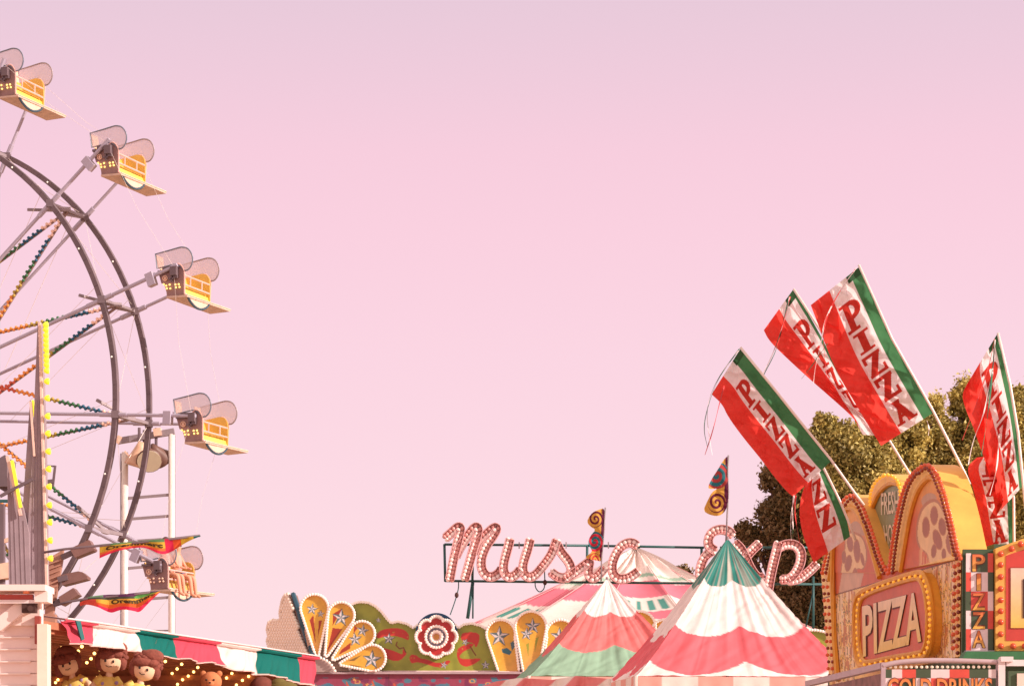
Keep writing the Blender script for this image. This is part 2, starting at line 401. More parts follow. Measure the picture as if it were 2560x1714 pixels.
# riders -----------------------------------------------------------------
SKIN = mat('skin', (232, 165, 135), .6, var=.05)
def skin_fig(name, J, E_, rad, m, parent, label=None, cat=None, sub=1, group=None):
    me = bpy.data.meshes.new(name); oo = origin(parent) if parent else np.zeros(3)
    base = np.array(J[0]) if not parent else oo
    me.from_pydata([tuple(np.array(j)-base) for j in J], E_, []); me.materials.append(m)
    o = bpy.data.objects.new(name, me)
    if not parent: o.location = base
    link(o, parent, label=label, category=cat, group=group)
    md = o.modifiers.new('skin', 'SKIN'); md.use_smooth_shade = True
    if not me.skin_vertices: me.attributes.new('x', 'FLOAT', 'POINT')
    for v, r in zip(me.skin_vertices[0].data, rad): v.radius = (r, r)
    me.skin_vertices[0].data[0].use_root = True
    s = o.modifiers.new('sub', 'SUBSURF'); s.levels = s.render_levels = sub; return o
def ensure_skin(me, rad):
    pass
def rider(a, shirt, shorts, hairc, label):
    o = gorg[-22.5]; w_ = lambda u, aa, z: L2W(o, [u, a+aa, z])
    s0 = cu(620, 900)[2]; uf = cu(700, 900)[0]
    hip = [uf-.22, s0+.12]
    J = [w_(hip[0], 0, hip[1]), w_(hip[0]-.03, 0, s0+.35), w_(hip[0]-.03, 0, s0+.55), w_(hip[0], 0, s0+.66), w_(hip[0]+.02, 0, s0+.74), w_(hip[0]+.02, 0, s0+.86)]
    E_ = [(0, 1), (1, 2), (2, 3), (3, 4), (4, 5)]; R = [.12, .12, .13, .05, .085, .07]
    for sd in (-1, 1):
        k = len(J); J += [w_(hip[0]+.02, sd*.08, hip[1]-.02), w_(uf+.14, sd*.1, s0+.08), w_(uf+.2, sd*.1, s0-.33), w_(uf+.32, sd*.1, s0-.38)]
        E_ += [(0, k), (k, k+1), (k+1, k+2), (k+2, k+3)]; R += [.08, .06, .04, .035]
        k = len(J); J += [w_(hip[0]-.02, sd*.17, s0+.56), w_(hip[0]+.1, sd*.2, s0+.33), w_(uf+.02, sd*.12, s0+.28), w_(uf+.08, sd*.1, s0+.28)]
        E_ += [(2, k), (k, k+1), (k+1, k+2), (k+2, k+3)]; R += [.045, .037, .026, .03]
    p = skin_fig('person', J, E_, R, SKIN, None, label, 'person')
    skin_fig('shirt', [J[0]+WZ*.04, J[1], J[2], J[3]-WZ*.03], [(0, 1), (1, 2), (2, 3)], [.135, .135, .145, .07], shirt, p)
    k = 6; q = [J[0]]+[J[6], (J[7]*.6+J[6]*.4)]+[J[14], (J[15]*.6+J[14]*.4)]
    skin_fig('shorts', q, [(0, 1), (1, 2), (0, 3), (3, 4)], [.13, .09, .078, .09, .078], shorts, p)
    h = w_(hip[0]-.005, 0, s0+.84); MB().ell(h, (.1, .1, .13), 12, k=8).build('hair', hairc, p, smooth=True)
def skin_fig(name, J, E_, rad, m, parent, label=None, cat=None, sub=1, group=None):
    me = bpy.data.meshes.new(name); base = np.array(J[0]) if not parent else origin(parent)
    me.from_pydata([tuple(np.array(j)-base) for j in J], E_, []); me.materials.append(m)
    o = bpy.data.objects.new(name, me)
    if not parent: o.location = base
    link(o, parent, label=label, category=cat, group=group)
    md = o.modifiers.new('skin', 'SKIN'); md.use_smooth_shade = True
    if len(me.skin_vertices) == 0:
        bpy.context.view_layer.objects.active = o; bpy.ops.mesh.customdata_skin_add()
    for v, r in zip(me.skin_vertices[0].data, rad): v.radius = (r, r)
    me.skin_vertices[0].data[0].use_root = True
    s = o.modifiers.new('sub', 'SUBSURF'); s.levels = s.render_levels = sub; return o
rider(.35, mat('cream_shirt', (240, 215, 200), .8), mat('tan_shorts', (200, 150, 130), .8), mat('brown_hair', (90, 55, 45), .7), 'rider with bare legs sitting nearer the camera in the lowest gondola')
rider(.92, mat('pink_top', (235, 170, 160), .8), mat('blue_shorts', (120, 115, 150), .8), mat('dark_hair', (70, 42, 35), .7), 'rider with bare legs sitting on the far side of the lowest gondola')

# ------------------------------------------------------------------ floodlight tower
TY = 68.
def tp(x, y, d=0): return P(x, y, TY+d)
tw = thing('floodlight_tower', (*tp(360, 1400)[:2], 0), 'tall pale pole tower with crossbars and floodlights standing behind the Ferris wheel', 'floodlight tower')
for x, x2 in ((307, 318), (424, 434)):
    z0 = 0; y0 = 1130 if x < 400 else 1085
    a = tp((x+x2)/2, y0); MB().tube([a, (a[0]-.01, a[1], 0)], .085, 12).build('mast', PALE, tw, smooth=True)
    b = tp(x-3 if x < 400 else x2+1, y0+3, .25); MB().tube([b, (b[0], b[1], 0)], .04, 8).build('mast', STEEL, tw, smooth=True)
for y1, y2 in ((1245, 1236), (1297, 1289), (1353, 1346), (1420, 1410), (1500, 1492)):
    MB().bar(tp(318, y1), tp(425, y2), .07).build('crossbar', STEEL, tw)
MB().bar(tp(296, 1102), tp(436, 1078), .15, .16).build('top_beam', STEEL, tw)
MB().bar(tp(302, 1102), tp(292, 1096), .2, .2).bar(tp(385, 1082), tp(404, 1079), .24, .2).build('end_fitting', TAN, tw)
LENS = mat('floodlight_glass', (215, 205, 180), .2, var=.05); LH = mat('lamp_housing', (120, 85, 75), .5, var=.2); LHP = mat('lamp_housing_pale', (225, 180, 150), .5, var=.15)
def flood(c, d, r, hm, L=.55):
    d = np.array(d, float); d /= np.linalg.norm(d); c = np.array(c)
    l = MB().tube([c-d*L, c-d*L*.75, c-d*L*.4, c-d*.08, c], [r*.3, r*.45, r*.7, r*.95, r], 16).build('floodlight', hm, tw, smooth=True)
    MB().tube([c+d*.002, c+d*.02], r*.93, 16).build('lens', LENS, l, smooth=False)
    MB().tube([c-d*L*.6+WZ*.1, c-d*L*.6+WZ*.62], .04, 6).build('yoke', STEELD, l)
flood(tp(373, 1152, -.5), (.15, -1, -.75), .34, LH)
flood(tp(338, 1164, -.2), (-.3, .1, -1), .3, LHP, .65)
flood(tp(409, 1150, .2), (.5, .6, -.6), .3, LH)
flood(tp(348, 1150, .3), (-.6, .9, -.5), .25, LH)
MB().bar(tp(312, 1127, -.3), tp(346, 1168, -.3), .04).build('stay', TAN, tw)
MB().tube([tp(372, 1575), tp(425, 1575)], .02, 5).build('stay', STEEL, tw)

# ------------------------------------------------------------------ grey pylon with yellow lamps (left)
PY = 26.
pyl = thing('ride_pylon', (*P(60, 1460, PY)[:2], 0), 'grey ribbed spiked pylon with yellow lamps down its right edge, at the left edge', 'ride decoration')
GREYW = mat('weathered_grey_panel', (168, 148, 155), .7, var=.2, scale=3)
def fin(poly, d, th=.1, m=GREYW, ribs=None):
    mb = MB().prism([P(x, y, PY+d) for x, y in poly], (0, th, 0))
    if ribs:
        for (x1, y1, x2, y2) in ribs: mb.bar(P(x1, y1, PY+d-.002), P(x2, y2, PY+d-.002), .008, .008)
    mb.build('fin', m, pyl)
base = 1950+1.7*F/PY
fin([(94, 803), (102, 805), (112, 1090), (118, 1465), (60, 1465), (80, 1150), (90, 900)], 0, .12, ribs=[(97, 830, 104, 1460), (92, 1000, 92, 1460), (86, 1120, 80, 1460), (100, 1000, 112, 1460)])
fin([(20, 1310), (40, 1290), (57, 1262), (63, 1180), (68, 1110), (84, 1085), (111, 1085), (117, 1464), (22, 1464)], .03, .12)
fin([(75, 1000), (84, 1120), (86, 1465), (40, 1465), (58, 1250), (66, 1130)], .04, .12, ribs=[(74, 1030, 70, 1460), (66, 1180, 58, 1460), (78, 1100, 82, 1460)])
fin([(17, 1137), (32, 1200), (58, 1270), (72, 1330), (76, 1465), (22, 1465), (20, 1300)], -.04, .12, ribs=[(24, 1180, 30, 1460), (34, 1230, 42, 1460), (48, 1265, 55, 1460), (60, 1300, 66, 1460)])
MB().bar(P(99, 806, PY-.02), P(117, 1465, PY-.02), .022, .05).bar(P(18, 1140, PY-.08), P(52, 1288, PY-.08), .03, .03).bar(P(76, 1003, PY-.02), P(86, 1140, PY-.02), .02, .02).build('lit_edge', mat('sunlit_edge_peach', (245, 205, 190), .6), pyl)  # peach bars paint in the sunlight along the fin edges
MB().bar(P(0, 1240, PY-.1), P(82, 1197, PY-.1), .03).build('brace', STEELD, pyl)
YL = mat('yellow_lamp', (250, 240, 60), .35, emit=.45)
ys = [812, 824, 838, 850, 862, 874, 888, 900, 912, 926, 953, 995, 1040, 1083, 1128, 1172, 1216, 1262, 1305, 1350, 1395]
for y in ys:
    x = 112+(y-800)/600*12; c = P(x, y, PY-.05)
    MB().tube([c-np.array([.02, 0, 0]), c, c+np.array([.028, 0, 0]), c+np.array([.034, 0, 0])], [.014, .03, .034, .018], 10).build('lamp', YL, pyl, smooth=True)
MB().bar(P(30, 1150, PY-.1), P(52, 1268, PY-.1), .03, .025).bar(P(82, 1000, PY+.2), P(88, 1050, PY+.2), .02, .03).build('lamp_strip', YL, pyl)
# leaning ribbed panel with three flood boxes
ar = thing('lamp_panel', (*P(135, 1500, 30)[:2], 0), 'leaning ribbed brown panel with three boxy lamps on arms, right of the grey pylon', 'lamp panel')
RB = mat('ribbed_brown', (185, 135, 115), .6, var=.2)
mb = MB().prism([P(x, y, 30) for x, y in ((112, 1400), (157, 1373), (155, 1400), (132, 1535), (112, 1535))], (0, .1, 0))
for k in range(9): mb.bar(P(113, 1412+k*13, 29.98), P(154-k*2.2, 1398+k*13, 29.98), .02, .018)
mb.bar(P(124, 1535, 30.05), (P(124, 1535, 30)[0], 30.05, 0), .15).build('panel_sheet', RB, ar)
BXM = mat('lamp_box_brown', (135, 98, 92), .5, var=.15)
def pbox(pts, arm, d):
    b = MB().prism([P(x, y, 29.9+d) for x, y in pts], (0, .25, 0)).build('lamp_box', BXM, ar)
    MB().bar(P(*arm[0], 30), P(*arm[1], 30), .06).build('arm', STEELD, b)
z4 = lambda x, y: (x/3.3075, 1240+y/3.3075)
pbox([z4(*p) for p in ((580, 440), (590, 425), (735, 358), (778, 432), (770, 445), (620, 505))], (z4(510, 505), z4(620, 455)), 0)
pbox([z4(*p) for p in ((500, 650), (560, 635), (645, 618), (680, 625), (722, 660), (720, 682), (515, 735))], (z4(480, 690), z4(560, 670)), .1)
pbox([z4(*p) for p in ((482, 832), (605, 755), (650, 812), (510, 900))], (z4(440, 895), z4(500, 862)), 0)
# bits of a ride behind the pylon
rd = thing('carnival_ride', (*P(0, 1400, 34)[:2], 0), 'small carnival ride with pipes and a grey housing behind the grey pylon', 'ride')
mb = MB(); mb.box(P(5, 1185, 34), (.3, .3, .35)); mb.bar(P(-30, 1168, 34), P(16, 1142, 34), .06); mb.bar(P(-20, 1200, 34), P(20, 1225, 34), .08)
mb.bar(P(0, 1260, 34), (P(0, 1260, 34)[0], 34, 0), .12); mb.bar(P(138, 1163, 34), P(132, 1215, 34), .03); mb.bar(P(112, 1164, 34), P(140, 1165, 34), .02); mb.bar(P(110, 1205, 34), P(134, 1202, 34), .05)
mb.build('frame', STEELD, rd)
MB().bar(P(-30, 1252, 34), P(40, 1252, 34), .04).bar(P(-30, 1415, 34), P(30, 1415, 34), .03).build('pipe', TEAL, rd)
MB().bar(P(-60, 1378, 34), P(30, 1345, 34), .05).bar(P(-60, 1440, 34), P(30, 1425, 34), .25, .2).build('rail', TAN, rd)

# ------------------------------------------------------------------ white trailer, bottom left
TRY = 15.
tr = thing('white_trailer', (*P(40, 1600, TRY)[:2], 0), 'white slatted trailer with an orange beacon on its roof edge, bottom left corner', 'trailer')
WT = mat('trailer_white', (252, 228, 222), .5, var=.08, scale=2); WTL = mat('post_cream', (250, 228, 210), .5, var=.1)
x0, x1 = P(-400, 0, TRY)[0], P(100, 0, TRY)[0]
zt = P(0, 1470, TRY)[2]
mb = MB()
yy = 1500
for k in range(60):
    ya = 1560+30.3*k; z = P(0, ya, TRY)[2]
    if z < .5: break
    mb.box(((x0+x1)/2, TRY+.05, z-.035), (x1-x0-.02, .03, .064)); mb.bar((x0, TRY+.025, z-.003), (x1-.06, TRY+.025, z-.003), .02, .008)
mb.box(((x0+x1)/2, TRY+.12, 1.6), (x1-x0, .05, 1.9)); mb.build('slatted_door', WT, tr)
MB().box(((x0+x1)/2, TRY+.05, P(0, 1530, TRY)[2]), (x1-x0, .12, .15)).bar(P(-5, 1565, TRY-.03), P(62, 1512, TRY-.03), .09, .07).build('header', WT, tr)
MB().box(((x0+x1)/2, TRY-.02, P(0, 1473, TRY)[2]), (x1-x0+.12, .3, .035)).box((x0, TRY+1.2, zt-.04), (x1-x0-.9, 2.4, .04)).build('roof', WT, tr)
MB().bar(P(-40, 1503, TRY-.1), P(96, 1503, TRY-.1), .03, .02).build('drip_rail', WHITE, tr)
MB().box(P(110, 1600, TRY-.0)*(1, 1, 0)+(0, 0, 1.4), (.058, .12, 2.25+.15)).build('corner_post', WTL, tr)
MB().box(P(109, 1493, TRY-.05), (.075, .16, .06)).build('post_cap', WT, tr)
MB().box(P(40, 1493, TRY-.08), (.2, .04, .034)).build('red_marker_strip', mat('marker_red', (190, 75, 60), .4), tr)
MB().tube([P(66, 1483, TRY-.1), P(66, 1471, TRY-.1)], [.02, .014], 10).build('beacon', mat('beacon_orange', (240, 130, 90), .3, emit=.2), tr, smooth=True)
MB().box(P(74, 1518, TRY-.08), (.08, .06, .06)).tube([P(76, 1520, TRY-.115), P(76, 1520, TRY-.125)], .018, 10).build('porch_lamp', DARK, tr)
MB().box(P(95, 1574, TRY-.02), (.03, .05, .16)).build('red_stripe', mat('stripe_red', (165, 75, 65), .5), tr)
MB().box(((x0+x1)/2, TRY+1.3, .55), (x1-x0, 2.4, .3)).build('chassis', DARK, tr)

# ------------------------------------------------------------------ game stall with awning
A0, A1 = np.array([-3.135, 18.0]), np.array([-1.793, 23.5])
def ap(px):   # vertical plane of the stall front
    k = (px-1280)/F; d = A1-A0; t = (A0[0]-k*A0[1])/(k*d[1]-d[0]); return A0[0]+t*d[0], A0[1]+t*d[1]
ND = np.array([(A1-A0)[1], -(A1-A0)[0]]); ND = ND/np.linalg.norm(ND)     # outward (to the right)
stall = thing('game_stall', (A0[0]-.3, A0[1], 0), 'game stall with brown ribbed ceiling, warm fairy lights and a striped valance', 'game stall')
ztop = 2.86
BRN = mat('ribbed_brown_wall', (185, 118, 88), .7, var=.3, scale=4)
CEZ = 2.74; DEP = 3.0; dn = (A1-A0)/np.linalg.norm(A1-A0); LEN = np.linalg.norm(A1-A0)
def sp_(s, q, z): p = A0+dn*s-ND*q; return np.array([p[0], p[1], z])
mb = MB()
mb.prism([sp_(-.6, 0, CEZ), sp_(LEN, 0, CEZ), sp_(LEN, DEP, CEZ), sp_(-.6, DEP, CEZ)], (0, 0, .05))
for k in range(22): mb.bar(sp_(-.6, .06+k*.135, CEZ-.012), sp_(LEN, .06+k*.135, CEZ-.012), .05, .03)
mb.build('ceiling', BRN, stall)
mb = MB().prism([sp_(LEN, .02, CEZ), sp_(LEN, DEP, CEZ), sp_(LEN, DEP, 0), sp_(LEN, .02, 0)], (dn[0]*.05, dn[1]*.05, 0))
for k in range(18): mb.bar(sp_(LEN-.02, .05, CEZ-.1-k*.14), sp_(LEN-.02, DEP, CEZ-.1-k*.14), .03, .05)
mb.build('end_wall', BRN, stall)
mb = MB().prism([sp_(-.6, DEP, CEZ), sp_(LEN, DEP, CEZ), sp_(LEN, DEP, 0), sp_(-.6, DEP, 0)], (-ND[0]*.05, -ND[1]*.05, 0))
for k in range(18): mb.bar(sp_(-.6, DEP-.02, CEZ-.1-k*.14), sp_(LEN, DEP-.02, CEZ-.1-k*.14), .03, .05)
mb.build('back_wall', BRN, stall)
MB().prism([sp_(-.6, 0, 1.0), sp_(LEN, 0, 1.0), sp_(LEN, .5, 1.0), sp_(-.6, .5, 1.0)], (0, 0, -1)).build('counter', BRN, stall)
# awning
bx = [148, 228.5, 333, 432, 538, 638, 740, 787]; bc = ['r', 'w', 'g', 'r', 'w', 'g', 'r']
AC = {'r': C(218, 80, 100), 'w': C(245, 222, 216), 'g': C(15, 112, 104)}
U = np.arange(146, 788, 1.5); nV = 34
top = np.interp(U, [148, 230, 784], [1546, 1557, 1640]); 
zx = lambda x: 100+x/3.3457; zy = lambda y: 1540+y/3.3457
bot = np.interp(U, [zx(q) for q in (150, 175, 230, 290, 370, 700, 980, 1040, 1110, 1200, 1290, 1350, 1430, 1540, 1600, 1700, 1760, 1850, 1990, 2100, 2290)],
                [zy(q) for q in (200, 232, 235, 225, 240, 290, 328, 335, 360, 355, 395, 385, 412, 425, 455, 462, 490, 490, 525, 560, 580)])
Pt = np.zeros((len(U), nV, 3)); Cl = np.zeros((len(U), nV, 3))
for i, u in enumerate(U):
    X, Y = ap(u); k = int(np.searchsorted(bx, u))-1; k = min(max(k, 0), 6)
    for j in range(nV):
        v = j/(nV-1); y = top[i]+(bot[i]-top[i])*v
        z = EYE+(HZ-y)/F*Y
        off = .05*math.sin(v*1.4)+.04*v*math.sin(u*.055+2*math.sin(u*.021))+.018*v*math.sin(u*.17+v*4)+.012*math.sin(u*.4+v*9+3*math.sin(u*.05))*v+(.05 if v < .12 else 0)
        Pt[i, j] = (X+ND[0]*off, Y+ND[1]*off, z)
        Cl[i, j] = AC[bc[k]] if v < .965 else C(235, 190, 180)
aw = sheet('valance', Pt, Cl, CANVAS, stall)
mb = MB()
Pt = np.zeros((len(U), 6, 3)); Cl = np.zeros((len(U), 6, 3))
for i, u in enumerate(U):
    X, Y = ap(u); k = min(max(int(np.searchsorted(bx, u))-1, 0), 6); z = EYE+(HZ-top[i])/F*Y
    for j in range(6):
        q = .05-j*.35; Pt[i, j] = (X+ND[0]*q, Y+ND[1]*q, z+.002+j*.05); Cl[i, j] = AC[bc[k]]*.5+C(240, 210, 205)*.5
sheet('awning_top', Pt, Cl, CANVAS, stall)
MB().tube([(ap(x)[0]+ND[0]*.06, ap(x)[1]+ND[1]*.06, EYE+(HZ-np.interp(x, [148, 230, 784], [1546, 1557, 1640]))/F*ap(x)[1]+.002) for x in range(148, 787, 6)], .007, 6).build('sunlit_edge_tube', WHITE, stall)  # added pale tube, stands in for the sunlit top edge of the cloth
q = [ap(x) for x in (163, 175)]
MB().prism([(*np.array(ap(x))+ND*.09, EYE+(HZ-y)/F*ap(x)[1]) for x, y in ((160, 1551), (172, 1552), (182, 1597), (174, 1600))], (-.01, .01, 0)).build('valance_patch', mat('patch_teal', (40, 110, 110), .6), aw)
fb = [(180, 262), (350, 250), (320, 290), (295, 330), (455, 308), (427, 352), (392, 385), (700, 400), (500, 445), (480, 508), (150, 528), (130, 552), (272, 552), (1048, 375), (1010, 410), (1185, 398), (1147, 437), (1105, 475), (1320, 425), (1285, 462), (1240, 497), (1192, 528), (1150, 566), (1605, 475), (1560, 513), (1745, 500), (1693, 533), (1643, 572)]
def hitceil(px, py):
    p = onz(px, py, CEZ-.05); s = (p[:2]-A0)@dn
    if s > LEN-.08:      # on the end wall instead
        n = dn; k = (px-1280)/F; Y = ((A0+dn*(LEN-.06))@n)/(k*n[0]+n[1]); p = P(px, py, Y)
    return p
bulbs(stall, [hitceil(zx(x), zy(y)) for x, y in fb], .0125, mat('fairy_light', (255, 200, 110), .4, emit=5), name='fairy_light')
# dolls
HAIR = mat('doll_hair', (140, 75, 62), .9, var=.3, scale=30, bump=.6); FACE = mat('doll_face', (240, 200, 165), .8, var=.05)
SHIRT = mat('doll_shirt', (232, 200, 105), .8, var=.1); PANTS = mat('doll_shorts', (225, 130, 75), .8); PUR = mat('doll_flower', (170, 140, 180), .8); EYEM = mat('doll_eye', (40, 25, 25), .4)
rng_d = np.random.RandomState(4)
def doll(px, py, Y, s, lean, label, sc=1.0):
    """px,py: face centre; s metres per head radius"""
    c = P(px, py, Y); d = thing('plush_doll', c-np.array([0, 0, 5*s]), label, 'plush doll', 'plush dolls hanging in the game stall')
    R_ = np.array([[math.cos(lean), 0, math.sin(lean)], [0, 1, 0], [-math.sin(lean), 0, math.cos(lean)]])
    W = lambda x, y, z: c+R_@(np.array([x, y, z])*s)
    b = MB().ell(W(0, 0, 0), (s, .85*s, .95*s), 16, k=10, R=R_).ell(W(0, 0, -1.2), (.3*s, .3*s, .5*s), 10)
    for sd in (-1, 1):
        b.tube([W(sd*.7, 0, -1.5), W(sd*1.25, -.2, -2.2), W(sd*1.2, -.5, -2.9)], [.3*s, .27*s, .22*s], 10); b.ell(W(sd*1.2, -.5, -3.0), (.28*s, .26*s, .3*s), 8)
        b.tube([W(sd*.45, 0, -3.4), W(sd*.55, -.5, -4.2), W(sd*.55, -.5, -5)], [.38*s, .34*s, .3*s], 10)
    b.build('doll_body', FACE, d, smooth=True)
    h = MB().ell(W(0, .25, .55), (1.25*s, 1.05*s, .85*s), 16, k=10, R=R_).ell(W(-.85, .1, -.1), (.5*s, .6*s, .8*s), 10).ell(W(.9, .15, .1), (.42*s, .55*s, .75*s), 10)
    h.ell(W(.25, .1, 1.15), (1.0*s, .8*s, .65*s), 14, k=8).ell(W(-.25, -.6, .5), (.85*s, .42*s, .42*s), 12).ell(W(.45, -.5, .62), (.6*s, .4*s, .35*s), 10)
    for q in range(60):
        a_, b_ = rng_d.uniform(0, 6.283), rng_d.uniform(-.15, 1.0); cb_ = math.sqrt(max(0, 1-b_*b_))
        h.ell(W(1.22*cb_*math.cos(a_), .25+1.0*cb_*math.sin(a_), .55+.9*b_), (.2*s, .2*s, .17*s), 7, k=4)
    h.build('hair', HAIR, d, smooth=True)
    t = MB().ell(W(0, 0, -2.1), (.95*s, .65*s, .95*s), 14, k=8, R=R_)
    for sd in (-1, 1): t.tube([W(sd*.5, 0, -1.4), W(sd*1.05, -.15, -1.95)], [.42*s, .38*s], 10)
    sh = t.build('shirt', SHIRT, d, smooth=True)
    f = MB()
    for x, z in ((-.35, -1.9), (.4, -2.2), (.05, -2.6), (.75, -1.7)): f.ell(W(x, -.62+abs(x)*.2, z), (.17*s, .06*s, .17*s), 8)
    f.build('flower_print', PUR, sh, smooth=True)
    MB().ell(W(0, 0, -3.05), (.9*s, .62*s, .6*s), 14, k=8).build('shorts', PANTS, d, smooth=True)
    e = MB().ell(W(-.33, -.84, .02), (.1*s, .05*s, .13*s), 8).ell(W(.33, -.84, .02), (.1*s, .05*s, .13*s), 8)
    e.tube([W(-.25, -.84, -.38), W(0, -.88, -.47), W(.25, -.84, -.38)], .035*s, 5); e.build('face_features', EYEM, d)
doll(170, 1662, 19.4, .082, -.35, 'leftmost plush doll, dark brown hair, in the shade by the trailer post')
doll(277, 1653, 19.0, .088, .12, 'plush doll with large reddish hair bun, highest of the dolls under the valance')
doll(362, 1672, 18.8, .088, .3, 'sunlit plush doll in yellow flowered shirt, rightmost of the three dolls')
pl = thing('plush_bear', P(528, 1700, 20.6), 'tan plush bear head hanging below the middle of the valance', 'plush toy')
c = P(528, 1703, 20.6); s = .085
MB().ell(c, (s, .9*s, .95*s), 16, k=10).ell(c+(0, -.8*s, -.2*s), (.4*s, .3*s, .3*s), 10).ell(c+(-.75*s, 0, .75*s), (.3*s, .15*s, .3*s), 10).ell(c+(.75*s, 0, .75*s), (.3*s, .15*s, .3*s), 10).ell(c+(0, 0, -2.2*s), (1.1*s, .9*s, 1.4*s), 14).build('bear_body', mat('tan_plush', (205, 130, 85), .9, var=.2, scale=30), pl, smooth=True)
MB().ell(c+(-.35*s, -.85*s, .15*s), (.1*s,)*3, 8).ell(c+(.35*s, -.85*s, .15*s), (.1*s,)*3, 8).ell(c+(0, -1.12*s, -.12*s), (.12*s, .06*s, .08*s), 8).build('face_features', EYEM, pl)
pl = thing('plush_toy', P(655, 1722, 22), 'dark brown plush head with an olive cap at the far end of the stall', 'plush toy')
c = P(655, 1722, 22); MB().ell(c, (.11, .1, .11), 16, k=10).ell(c+(0, 0, -.22), (.12, .1, .16), 12).build('plush_body', mat('brown_plush', (120, 62, 50), .9, var=.2, scale=30), pl, smooth=True)
MB().ell(P(708, 1718, 22), (.13, .1, .06), 12).ell(P(698, 1708, 22), (.07, .07, .05), 10).build('cap', mat('olive_cloth', (110, 95, 45), .9), pl, smooth=True)

# ------------------------------------------------------------------ rainbow pennants
def pennant(top, bot, Y, pole, label, mode, fold=None):
    t = resamp(smooth_pl(top, 2), 150); b = resamp(smooth_pl(bot, 2), 150)
    th = thing('rainbow_pennant', P(*pole[0], Y), label, 'pennant', 'rainbow pennants beside the Ferris wheel')
    nv = 40; v = np.linspace(0, 1, nv)[None, :]; u = np.linspace(0, 1, 150)[:, None]
    X = t[:, 0:1]*(1-v)+b[:, 0:1]*v; Yp = t[:, 1:2]*(1-v)+b[:, 1:2]*v
    D = Y+.06*np.sin(u*17+1)*v**.7+.03*np.sin(u*37+v*3)*v
    Cl = np.zeros((150, nv, 3)); vv = v+0*u; uu = u+0*v
    if mode == 1: bands = [(0, .2, C(110, 160, 110)), (.2, .62, C(225, 190, 75)), (.62, .8, C(240, 125, 70)), (.8, 1.1, C(240, 60, 95))]
    else: bands = [(0, .16, C(115, 70, 110)), (.16, .3, C(85, 95, 80)), (.3, .58, C(238, 190, 80)), (.58, .78, C(240, 115, 60)), (.78, 1.1, C(240, 60, 95))]
    for a, bb, c in bands: Cl[(vv >= a) & (vv < bb)] = c
    if mode == 2:
        Cl[((uu-.8)/.13)**2+((vv-.24)/.13)**2 < 1] = C(110, 190, 100); Cl[(uu < .3) & (vv < .13)] = C(120, 165, 125); Cl[(uu < .2) & (vv > .3)] = C(230, 95, 80)
    if fold:
        m = (uu > fold[0]) & (uu < fold[1]); Cl[m] = C(215, 50, 85); Cl[m & (uu > (fold[0]+fold[1])/2)] = C(225, 95, 55)
        Cl[(uu >= fold[1])] = C(225, 190, 70); Cl[(uu > .93)] = C(40, 110, 110)
    cl = sheet('cloth', Pa(X, Yp, D), Cl, CLOTH, th)
    V, Fc = text_mesh('Oremmerc', bold=.045)
    u0, u1, v0, v1 = (.06, .62, .6, .24) if mode == 1 else (.38, .93, .58, .3)
    us = u0+(u1-u0)*V[:, 0]; vs = v0+(v1-v0)*V[:, 1]
    fx = lambda A, uq: np.interp(uq, np.linspace(0, 1, 150), A)
    Xs = fx(t[:, 0], us)*(1-vs)+fx(b[:, 0], us)*vs; Ys = fx(t[:, 1], us)*(1-vs)+fx(b[:, 1], us)*vs
    Ds = Y+.06*np.sin(us*17+1)*vs**.7+.03*np.sin(us*37+vs*3)*vs-.012
    MB().add(Pa(Xs, Ys, Ds), Fc).build('lettering', mat('ink', (70, 50, 20), .8), cl)
    MB().tube([P(x, y, Y+.01) for x, y in pole], .011, 6).build('pole', STEELD, th, smooth=True)
q5 = lambda L: [(200+x/5.2275, 1320+y/5.2275) for x, y in L]
pennant(q5([(255, 212), (500, 188), (900, 152), (1100, 138), (1300, 122), (1440, 110), (1575, 92)]), q5([(255, 390), (480, 292), (700, 255), (860, 245), (1060, 348), (1190, 312), (1300, 235), (1440, 155), (1578, 100)]), 22,
        [(110, 1380), (160, 1372), (260, 1362), (380, 1352), (500, 1338)], 'upper rainbow pennant, yellow and pink, blowing across the floodlight tower', 1, (.64, .8))
pennant(q5([(-5, 945), (110, 890), (350, 862), (530, 862), (800, 832), (1045, 815)]), q5([(0, 1015), (80, 988), (230, 1022), (330, 1075), (410, 1105), (480, 1080), (560, 1055), (700, 1075), (780, 1102), (880, 990), (1048, 830)]), 22.5,
        [(140, 1512), (172, 1503), (215, 1496), (300, 1488), (400, 1477)], 'lower rainbow pennant with purple top edge, below the riders', 2)

# ------------------------------------------------------------------ music ride : canopy, facade, sign
RY = 45.
cc = np.array([(1590-1280)/F*51, 51.]); zp = P(0, 1368, 51)[2]; zb = P(0, 1585, 47)[2]; CR = 4.35
can = thing('ride_canopy', (cc[0], cc[1], 0), 'wide pink, cream and green striped canopy with a crumpled white peak behind the marquee letters', 'canopy')
na, nr = 360, 90; th_ = np.linspace(0, 2*np.pi, na+1)[:, None]; r_ = np.linspace(0, 1, nr)[None, :]
G = 14; gx = (th_*G/(2*np.pi)) % 1; sag = 4*gx*(1-gx)
z = zb+(zp-zb)*((1-r_)**1.12)-.16*sag*np.sin(np.pi*np.clip(r_, 0, 1))**.8+.05*np.sin(th_*23+3)*np.exp(-((r_-.12)/.12)**2)
wob = 1+.25*np.sin(th_*5+1)*np.exp(-(r_/.14)**2); Rr = r_*CR*wob
Pt = np.stack([cc[0]+Rr*np.cos(th_), cc[1]+Rr*np.sin(th_)+0*r_, z+0*th_], -1)
e = r_+.045*sag+.03*np.sin(th_*3)
Cl = np.zeros(e.shape+(3,)); Cl[:] = C(250, 232, 226)
PINK = C(238, 128, 148); GRN = C(168, 202, 182)
